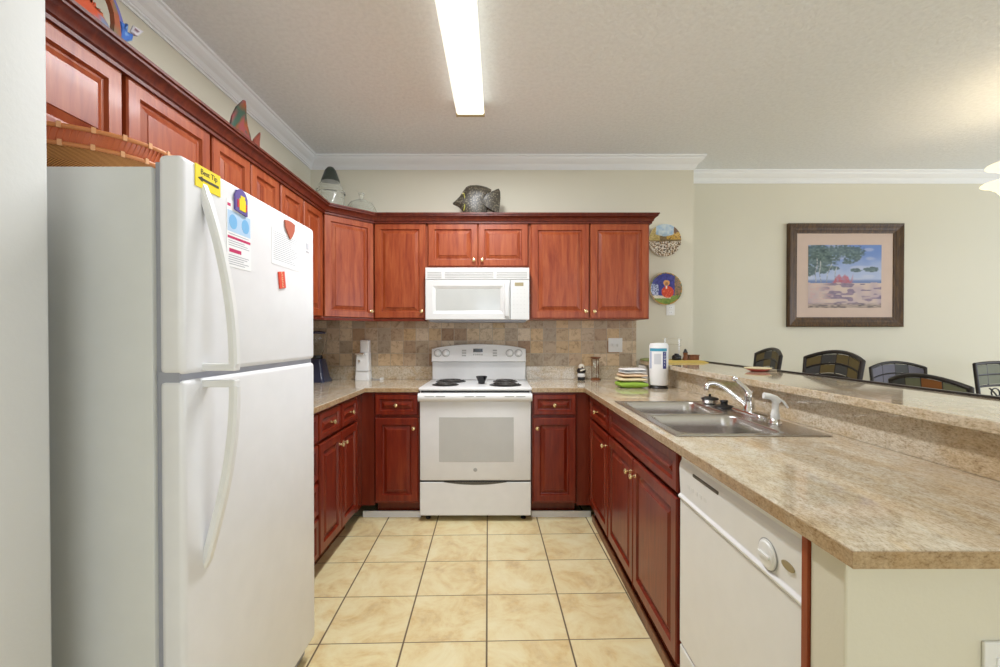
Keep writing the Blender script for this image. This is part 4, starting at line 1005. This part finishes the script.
# can opener
ox, oy = -1.095, 3.555
r = thing('can_opener', 'tall white electric can opener against the backsplash at left', 'can opener', (ox, oy, CZ), world=True)
obj('housing', rings(bmesh.new(), [rrect(ox+dx, oy+dy_, w_, d_, .012, CZ+z_) for w_, d_, dx, dy_, z_ in ((.112, .10, 0, 0, 0), (.112, .10, 0, 0, .02), (.106, .09, 0, .004, .08), (.102, .085, 0, .005, .20), (.098, .08, .002, .006, .215), (.074, .06, .012, .01, .225), (.074, .055, .012, .012, .315), (.066, .045, .012, .014, .322))], True, True, True), 'plastic_white', r, smooth=30)
obj('cutting_lever', box(ox-.050, ox+.025, oy-.062, oy-.035, CZ+.205, CZ+.222, bev=.004), 'chrome', r)
obj('drive_wheel', tube(bmesh.new(), [(ox-.018, oy-.036, CZ+.155), (ox-.018, oy-.056, CZ+.155)], .009, 14), 'chrome', r, smooth=40)
obj('seam', box(ox-.0555, ox+.0555, oy-.0492, oy+.02, CZ+.074, CZ+.077), 'slot_grey', r)
obj('cord', tube(bmesh.new(), [(ox+.05, oy+.03, CZ+.012), (ox+.075, oy+.02, CZ+.005), (ox+.11, oy+.005, CZ+.004), (ox+.135, oy, CZ+.006)], .0028, 8), 'gasket', r, smooth=60)
obj('plug', box(ox+.133, ox+.160, oy-.010, oy+.010, CZ, CZ+.018, bev=.003), 'plastic_white', r)
# little figure
gx, gy = .664, 3.545
r = thing('chef_figurine', 'small round black and white figurine on the counter right of the stove', 'figurine', (gx, gy, CZ), world=True)
obj('base', lathe(bmesh.new(), [(.028, CZ), (.030, CZ+.004), (.030, CZ+.022), (.027, CZ+.025)], gx, gy, 24), 'black', r, smooth=50)
obj('apron', lathe(bmesh.new(), [(.027, CZ+.025), (.032, CZ+.034), (.031, CZ+.050), (.026, CZ+.054)], gx, gy, 24), 'white_cloth', r, smooth=50)
obj('torso', lathe(bmesh.new(), [(.026, CZ+.054), (.035, CZ+.066), (.036, CZ+.078), (.028, CZ+.093), (.018, CZ+.098)], gx, gy, 24), 'black', r, smooth=60)
bm = bmesh.new(); bmesh.ops.create_uvsphere(bm, u_segments=18, v_segments=12, radius=.024); bmesh.ops.translate(bm, verts=bm.verts, vec=(gx, gy-.002, CZ+.107)); obj('head', bm, 'sand', r, smooth=80)
bm = bmesh.new(); bmesh.ops.create_uvsphere(bm, u_segments=12, v_segments=8, radius=.007); bmesh.ops.translate(bm, verts=bm.verts, vec=(gx+.002, gy-.026, CZ+.104)); obj('nose', bm, 'brown_wood', r, smooth=80)
bm = tube(bmesh.new(), [(gx-.014, gy-.032, CZ+.078), (gx+.002, gy-.037, CZ+.083), (gx+.020, gy-.030, CZ+.088)], .006, 8); obj('arm', bm, 'sand', r, smooth=80)
# hourglass
gx, gy = .782, 3.56
r = thing('hourglass', 'wooden hourglass with white sand standing against the backsplash', 'hourglass', (gx, gy, CZ), world=True)
for z_, s_ in ((0, 1), (.170, -1)):
    pr = [(.040, CZ), (.041, CZ+.006), (.032, CZ+.014), (.022, CZ+.018)]
    if s_ < 0: pr = [(.022, CZ+.168), (.032, CZ+.172), (.041, CZ+.180), (.040, CZ+.186)]
    obj('end_cap', lathe(bmesh.new(), pr, gx, gy, 24), 'brown_wood', r, smooth=50)
for i in range(3):
    a = 2*PI*i/3+.5; obj('post', tube(bmesh.new(), [(gx+.031*math.cos(a), gy+.031*math.sin(a), CZ+.012), (gx+.031*math.cos(a), gy+.031*math.sin(a), CZ+.176)], .0028, 8), 'brown_wood', r)
obj('glass_bulb', lathe(bmesh.new(), [(.020, CZ+.017), (.024, CZ+.035), (.020, CZ+.065), (.004, CZ+.093), (.020, CZ+.121), (.024, CZ+.150), (.020, CZ+.169)], gx, gy, 24), 'glass', r, smooth=60)
obj('sand', lathe(bmesh.new(), [(.0025, CZ+.095), (.017, CZ+.122), (.021, CZ+.148), (.018, CZ+.154)], gx, gy, 20), 'sand', r, smooth=60)
# folded towels
def towel(name, label, x, y, z, w_, d_, hts, mats, rz):
    r = thing(name, label, 'towel', (x, y, z), rz, 'folded kitchen towels stacked on the counter'); z0 = 0
    for i, (hh, mt) in enumerate(zip(hts, mats)):
        bm = bmesh.new(); n_ = 18; rs = []; q = 16
        for k in range(n_+1):
            t = k/n_; e = (1-abs(2*t-1)**6)**.5; hz = hh*(.25+.75*e); ww = w_*(.95+.05*e)
            ring = []
            for m_ in range(q):
                a = 2*PI*m_/q; ca, sa = math.cos(a), math.sin(a)
                X1 = ww/2*math.copysign(abs(ca)**.55, ca); Z1 = hz/2*math.copysign(abs(sa)**.7, sa)
                ring.append((X1+.002*math.sin(7*t+i), -d_/2+d_*t, z0+hh/2+Z1+(.0022*math.sin(X1*55+t*5+i) if abs(Z1) > hz*.3 and Z1 > 0 else 0)))
            rs.append(ring)
        rings(bm, rs, True, True, True); obj('fold', bm, mt, r, smooth=70); z0 += hh+.0004
    return r
tx, ty = .918, 3.05
plain('towel_print', (.62, .64, .66), .9)
towel('kitchen_towel', 'bright green folded towel at the bottom of the stack', tx, ty, CZ+.001, .196, .17, (.042,), ('green_cloth',), .0)
towel('kitchen_towel', 'pale yellow folded towel lying on the green one', tx-.004, ty, CZ+.0455, .192, .16, (.024,), ('cream_cloth',), -.04)
towel('kitchen_towel', 'peach striped folded towel in the middle of the stack', tx+.002, ty, CZ+.0755, .180, .155, (.018,), ('peach_cloth',), .02)
towel('kitchen_towel', 'white folded towel with grey print on top of the stack', tx+.004, ty, CZ+.0975, .160, .13, (.014, .006, .013), ('white_cloth', 'towel_print', 'white_cloth'), .06)
# paper towel roll
qx, qy = 1.090, 3.00
r = thing('paper_towel_roll', 'wrapped paper towel roll standing on a black holder by the bar', 'paper towel', (qx, qy, CZ), world=True)
obj('holder_base', lathe(bmesh.new(), [(.062, CZ), (.062, CZ+.006), (.057, CZ+.012), (.052, CZ+.020)], qx, qy, 32), 'dark_metal', r, smooth=50)
obj('roll', lathe(bmesh.new(), [(.052, CZ+.020), (.060, CZ+.024), (.062, CZ+.04), (.062, CZ+.290), (.054, CZ+.305), (.02, CZ+.308), (.0001, CZ+.300)], qx, qy, 48), 'paper_white', r, smooth=50)
def wrap(z0, z1, a0, a1, mat, rr=.0624, name='wrapper_print'):
    bm = bmesh.new(); n_ = 12; rings(bm, [[(qx+R_*math.cos(a0+(a1-a0)*i/n_), qy+R_*math.sin(a0+(a1-a0)*i/n_), z) for R_, z in ((rr, CZ+z0), (rr, CZ+z1), (rr-.001, CZ+z1), (rr-.001, CZ+z0))] for i in range(n_+1)], True, True, True)
    obj(name, bm, mat, r)
F_ = -PI/2-.33   # towards the camera
wrap(.252, .272, F_-1.15, F_+.95, 'paper_blue'); wrap(.135, .250, F_+.42, F_+.86, 'ink_navy'); wrap(.135, .250, F_-1.15, F_-.82, plain('pale_print', (.45, .5, .66), .6))
wrap(.165, .235, F_-.50, F_+.22, plain('pale_grey_print', (.62, .64, .68), .6), .0625)
bm = bmesh.new()
for i, ch in enumerate('TOWEL'):
    a = F_+.64; merge(bm, text_bm(ch, .017, .0003, Matrix.Translation((qx+.0628*math.cos(a), qy+.0628*math.sin(a), CZ+.236-i*.019)) @ Matrix.Rotation(a+PI/2, 4, 'Z') @ Matrix.Rotation(PI/2, 4, 'X')))
obj('lettering', bm, 'paper_white', r)
# ribbed white canister behind the roll
bm = bmesh.new(); n_ = 40
rings(bm, [[(1.168+(.036 + (.0022 if i % 2 else -.001))*math.cos(2*PI*i/n_), 3.555+(.036+(.0022 if i % 2 else -.001))*math.sin(2*PI*i/n_), CZ+z_) for i in range(n_)] for z_ in (0, .118)], True, True, True)
tag(obj('ribbed_canister', bm, 'white_cloth'), 'small white ribbed canister tucked behind the paper towels', 'canister')

# ------------------------------------------------------------------ things on the bar
BZ = 1.0713
tag(obj('green_napkin', rings(bmesh.new(), [rrect(1.20, 3.53, w_, d_, .02, BZ+z_) for w_, d_, z_ in ((.10, .12, 0), (.11, .13, .006), (.10, .11, .016), (.06, .07, .022))], True, True, True), 'leaf_green', smooth=60),
    'green folded cloth at the far left end of the bar by the wall', 'cloth')
for i in range(3):
    b2 = box(-.19, .17-.02*i, -.13, .12, 0, .0045, bev=.0015); xform(b2, Matrix.Translation((1.375+.008*i, 3.36+.01*i, BZ+.005*i)) @ Matrix.Rotation(.04*(i-1), 4, 'Z'))
    tag(obj('placemat', b2, 'yellow_cloth'), ['bottom yellow placemat in the pile on the far end of the bar', 'middle yellow placemat in the pile on the far end of the bar', 'top yellow placemat in the pile on the far end of the bar'][i], 'placemat', 'yellow placemats on the bar')
PZ = BZ+.0155
r = thing('condiment_rack', 'chrome wire rack standing on the yellow placemats', 'rack', (1.36, 3.36, PZ), world=True)
bm = bmesh.new()
for x in (1.29, 1.40): tube(bm, [(x, 3.42, PZ+.002), (x, 3.42, PZ+.165)], .0025, 8)
obj('post', bm, 'chrome', r, smooth=60)
bm = bmesh.new()
for z_ in (.165, .118): tube(bm, [(1.27, 3.42, PZ+z_+.004), (1.30, 3.42, PZ+z_), (1.39, 3.42, PZ+z_), (1.42, 3.42, PZ+z_-.012)], .0028, 8)
tube(bm, [(1.28, 3.38, PZ+.003), (1.42, 3.38, PZ+.003), (1.42, 3.45, PZ+.003), (1.28, 3.45, PZ+.003)], .0028, 8, True)
obj('wire_rail', bm, 'chrome', r, smooth=60)
r = thing('pepper_mill', 'dark turned pepper mill on the placemats beside the wire rack', 'mill', (1.425, 3.36, PZ), world=True)
obj('body', lathe(bmesh.new(), [(.020, PZ), (.021, PZ+.01), (.015, PZ+.03), (.017, PZ+.05), (.020, PZ+.056)], 1.425, 3.36, 20), 'brown_wood', r, smooth=60)
obj('cap', lathe(bmesh.new(), [(.018, PZ+.056), (.012, PZ+.068), (.007, PZ+.082), (.0001, PZ+.085)], 1.425, 3.36, 20), 'black', r, smooth=60)
tag(obj('dark_bottle', lathe(bmesh.new(), [(.032, PZ), (.034, PZ+.004), (.034, PZ+.028), (.026, PZ+.038), (.016, PZ+.042), (.015, PZ+.05), (.0001, PZ+.051)], 1.353, 3.35, 24), 'black_gloss', smooth=50), 'squat black bottle beside the pepper mill on the bar', 'bottle')
r = thing('napkin_box', 'small brown wooden box on the right of the placemats', 'box', (1.49, 3.38, PZ), world=True)
obj('box_body', box(1.452, 1.525, 3.345, 3.41, PZ, PZ+.032, bev=.003), 'brown_wood', r); obj('box_lid', box(1.449, 1.528, 3.342, 3.413, PZ+.0322, PZ+.040, bev=.003), 'brown_wood', r)
r = thing('red_dish', 'small red and cream shallow dish on the bar before the stools', 'dish', (1.455, 2.47, BZ), world=True)
obj('bowl', lathe(bmesh.new(), [(.035, BZ), (.040, BZ+.004), (.060, BZ+.012), (.062, BZ+.016), (.02, BZ+.014)], 1.455, 2.47, 32), 'red_plate', r, smooth=60)
obj('rim', lathe(bmesh.new(), [(.062, BZ+.015), (.070, BZ+.020), (.068, BZ+.022), (.040, BZ+.019), (.0001, BZ+.018)], 1.455, 2.47, 32), 'cream_cloth', r, smooth=60)
tag(obj('coaster', rings(bmesh.new(), [rrect(1.545, 2.50, w_, w_, .008, BZ+z_) for w_, z_ in ((.050, 0), (.052, .004), (.050, .010))], True, True, True), 'cushion'), 'small olive tan coaster beside the red dish on the bar', 'coaster')

# ------------------------------------------------------------------ chairs and stools
def make_chair(name, label, cat, seat_h, top, group, arch=.045, tiles=('slate_gold', 'slate_grey', 'slate_dark', 'slate_gold'), hw=.225, foot=False, ph=.165):
    r = thing(name, label, cat, (0, 0, 0), 0, group)
    yb = .215; cv = lambda x: yb - .035*(1-(x/hw)**2)*-1      # back bows outward
    bow = lambda x, z: (x, yb + .030*(1-(x/hw)**2) + .06*(z-seat_h)/(top-seat_h), z)
    zt = lambda x: top - arch*(x/hw)**2
    N_ = 12; xs_ = [-hw+2*hw*i/N_ for i in range(N_+1)]
    bm = bmesh.new()
    # frame: legs run up into the back, arched top, arched lower rail
    tube(bm, [bow(x, zt(x)-.010) for x in xs_], .011, 8, flat=(.013, .012))
    tube(bm, [bow(x, zt(x)-ph-.020) for x in xs_], .009, 8)
    for s_ in (-1, 1): tube(bm, [bow(s_*(hw-.03), seat_h), bow(s_*(hw-.012), (seat_h+top)/2), bow(s_*hw, top-arch-.005)], .013, 8)
    obj('back_frame', bm, 'dark_metal', r, smooth=60)
    # slate mosaic: two rows
    bnd = [0, .24, .5, .74, 1]
    for row in range(2):
        for c in range(4):
            x0 = -hw+.012+(2*hw-.024)*bnd[c]+.003; x1 = -hw+.012+(2*hw-.024)*bnd[c+1]-.003
            g = [];
            sl = .016*(1 if (c+row) % 2 else -1)
            top_off = .024 if row == 0 else .024+(ph-.012)/2+.004; bo = top_off+(ph-.012)/2-.008
            P_ = []
            for yy in (-.004, .004):
                ring = [(x0, zt(x0)-top_off), ((x0+x1)/2, zt((x0+x1)/2)-top_off), (x1, zt(x1)-top_off), (x1, zt(x1)-bo), ((x0+x1)/2, zt((x0+x1)/2)-bo), (x0, zt(x0)-bo)]
                P_.append([(bow(x, z)[0], bow(x, z)[1]+yy, z) for x, z in ring])
            obj('slate_tile', rings(bmesh.new(), P_, True, True, True), tiles[(c*2+row*3) % len(tiles)], r)
    bm = bmesh.new()
    for row in range(1): tube(bm, [bow(x, zt(x)-.024-(ph-.012)/2+.002) for x in xs_], .0062, 6)
    for f_ in bnd[1:-1]:
        x = -hw+.012+(2*hw-.024)*f_; tube(bm, [bow(x, zt(x)-.015), bow(x, zt(x)-ph-.015)], .005, 6)
    obj('tile_bars', bm, 'dark_metal', r, smooth=60)
    bm = bmesh.new(); zz = top-arch*.3-ph-.03
    for s_ in (-1, 1):
        tube(bm, [bow(s_*(.012+.045*(1-math.cos(PI*t))), zz-.16+.15*math.sin(PI*t*.5+.02)) for t in [i/10 for i in range(11)]], .006, 6)
        tube(bm, [bow(s_*.055+.035*math.cos(a), zz-.045+.035*math.sin(a)) for a in [2*PI*i/14 for i in range(14)]], .005, 6, True)
    tube(bm, [bow(x, zz-.165) for x in xs_], .007, 6)
    obj('scroll_work', bm, 'dark_metal', r, smooth=60)
    obj('seat_pad', rings(bmesh.new(), [rrect(0, 0, w_, w_, .05, seat_h+z_) for w_, z_ in ((.40, -.03), (.42, -.022), (.42, .012), (.39, .028))], True, True, True), 'cushion', r, smooth=50)
    obj('seat_frame', rings(bmesh.new(), [rrect(0, 0, w_, w_, .04, seat_h+z_) for w_, z_ in ((.43, -.055), (.43, -.0305))], True, True, True), 'dark_metal', r)
    for sx_ in (-1, 1):
        for sy_ in (-1, 1):
            obj('leg', tube(bmesh.new(), [(sx_*.185, sy_*.185, seat_h-.05), (sx_*.195, sy_*.20, seat_h*.5), (sx_*.205, sy_*.215, 0)], .013, 10), 'dark_metal', r, smooth=60)
    bm = bmesh.new(); zf = .28 if foot else .20
    for s_ in (-1, 1):
        tube(bm, [(-.195, s_*.203, zf), (.195, s_*.203, zf)], .008, 8); tube(bm, [(s_*.197, -.2, zf+.02), (s_*.197, .2, zf+.02)], .008, 8)
    obj('stretcher', bm, 'dark_metal', r, smooth=60)
    return r
st = make_chair('bar_stool', 'metal bar stool with gold slate mosaic back in the middle of the bar', 'stool', .74, 1.185, 'metal stools along the raised bar', foot=True, ph=.128,
                tiles=('slate_gold', 'slate_gold', 'slate_grey', 'slate_dark', 'slate_gold'))
st.location = (1.725, 2.63, 0); st.rotation_euler = (0, 0, -PI/2)
dup(st, (1.705, 3.27, 0), -PI/2-.20, 'metal bar stool seen almost edge on at the far end of the bar')
GD = 'metal chairs around the dining table'
c1_ = make_chair('dining_chair', 'metal dining chair with rust and green slate back, nearest the bar', 'chair', .47, 1.062, GD, tiles=('slate_green', 'slate_grey', 'slate_rust', 'slate_dark', 'slate_green'))
c1_.location = (2.63, 2.42, 0); c1_.rotation_euler = (0, 0, PI/2)
c2_ = make_chair('dining_chair', 'metal dining chair with pale violet slate back behind the table', 'chair', .47, 1.062, GD, tiles=('slate_violet', 'slate_grey', 'slate_violet'))
c2_.location = (3.28, 3.34, 0)
c3_ = make_chair('dining_chair', 'metal dining chair with green slate back at the right edge', 'chair', .47, 1.075, GD, arch=.012, tiles=('slate_green', 'slate_green', 'slate_green'))
c3_.location = (3.88, 3.10, 0)
r = thing('dining_table', 'dark rectangular dining table behind the bar', 'table', (3.55, 2.35, 0), world=True)
obj('table_top', box(2.86, 4.3, 1.85, 2.85, .72, .75, bev=.006), 'brown_wood', r)
for x in (2.95, 4.2):
    for y in (1.95, 2.75): obj('leg', tube(bmesh.new(), [(x, y, 0), (x, y, .72)], .03, 12), 'dark_metal', r, smooth=50)

# chandelier over the table
hx, hy = 3.31, 2.50
r = thing('chandelier', 'bronze chandelier with glowing bell glass shades at the right edge', 'chandelier', (hx, hy, CEIL), world=True)
obj('stem', tube(bmesh.new(), [(hx, hy, CEIL), (hx, hy, 2.02)], .010, 12), 'dark_metal', r, smooth=50)
obj('canopy', lathe(bmesh.new(), [(.02, CEIL-.04), (.06, CEIL-.02), (.065, CEIL)], hx, hy, 24), 'dark_metal', r, smooth=50)
obj('hub', lathe(bmesh.new(), [(.0001, 1.97), (.03, 1.99), (.045, 2.03), (.03, 2.08), (.015, 2.12)], hx, hy, 24), 'dark_metal', r, smooth=50)
for i in range(4):
    a = PI + i*PI/2; ex, ey = hx+.32*math.cos(a), hy+.32*math.sin(a)
    obj('arm', tube(bmesh.new(), [(hx+.03*math.cos(a), hy+.03*math.sin(a), 2.04), (hx+.15*math.cos(a), hy+.15*math.sin(a), 1.98), (hx+.27*math.cos(a), hy+.27*math.sin(a), 2.02), (ex, ey, 2.10)], .008, 8), 'dark_metal', r, smooth=60)
    obj('socket_cup', lathe(bmesh.new(), [(.012, 2.09), (.03, 2.11), (.035, 2.135)], ex, ey, 20), 'dark_metal', r, smooth=50)
    obj('glass_shade', lathe(bmesh.new(), [(.034, 2.135), (.050, 2.15), (.066, 2.18), (.088, 2.215), (.130, 2.245), (.160, 2.255), (.158, 2.259), (.125, 2.251), (.082, 2.22), (.058, 2.18), (.03, 2.145)], ex, ey, 32), 'lamp_shade', r, smooth=60)
    L = bpy.data.lights.new('bulb', 'POINT'); L.energy = 1.2; L.color = (1, .8, .55); L.shadow_soft_size = .03
    lo = bpy.data.objects.new('bulb', L); C.objects.link(lo); lo.parent = r; lo.location = (ex-hx, ey-hy, 2.24-CEIL)

for o in WORLD_ROOTS:
    if '_w' in o: del o['_w']
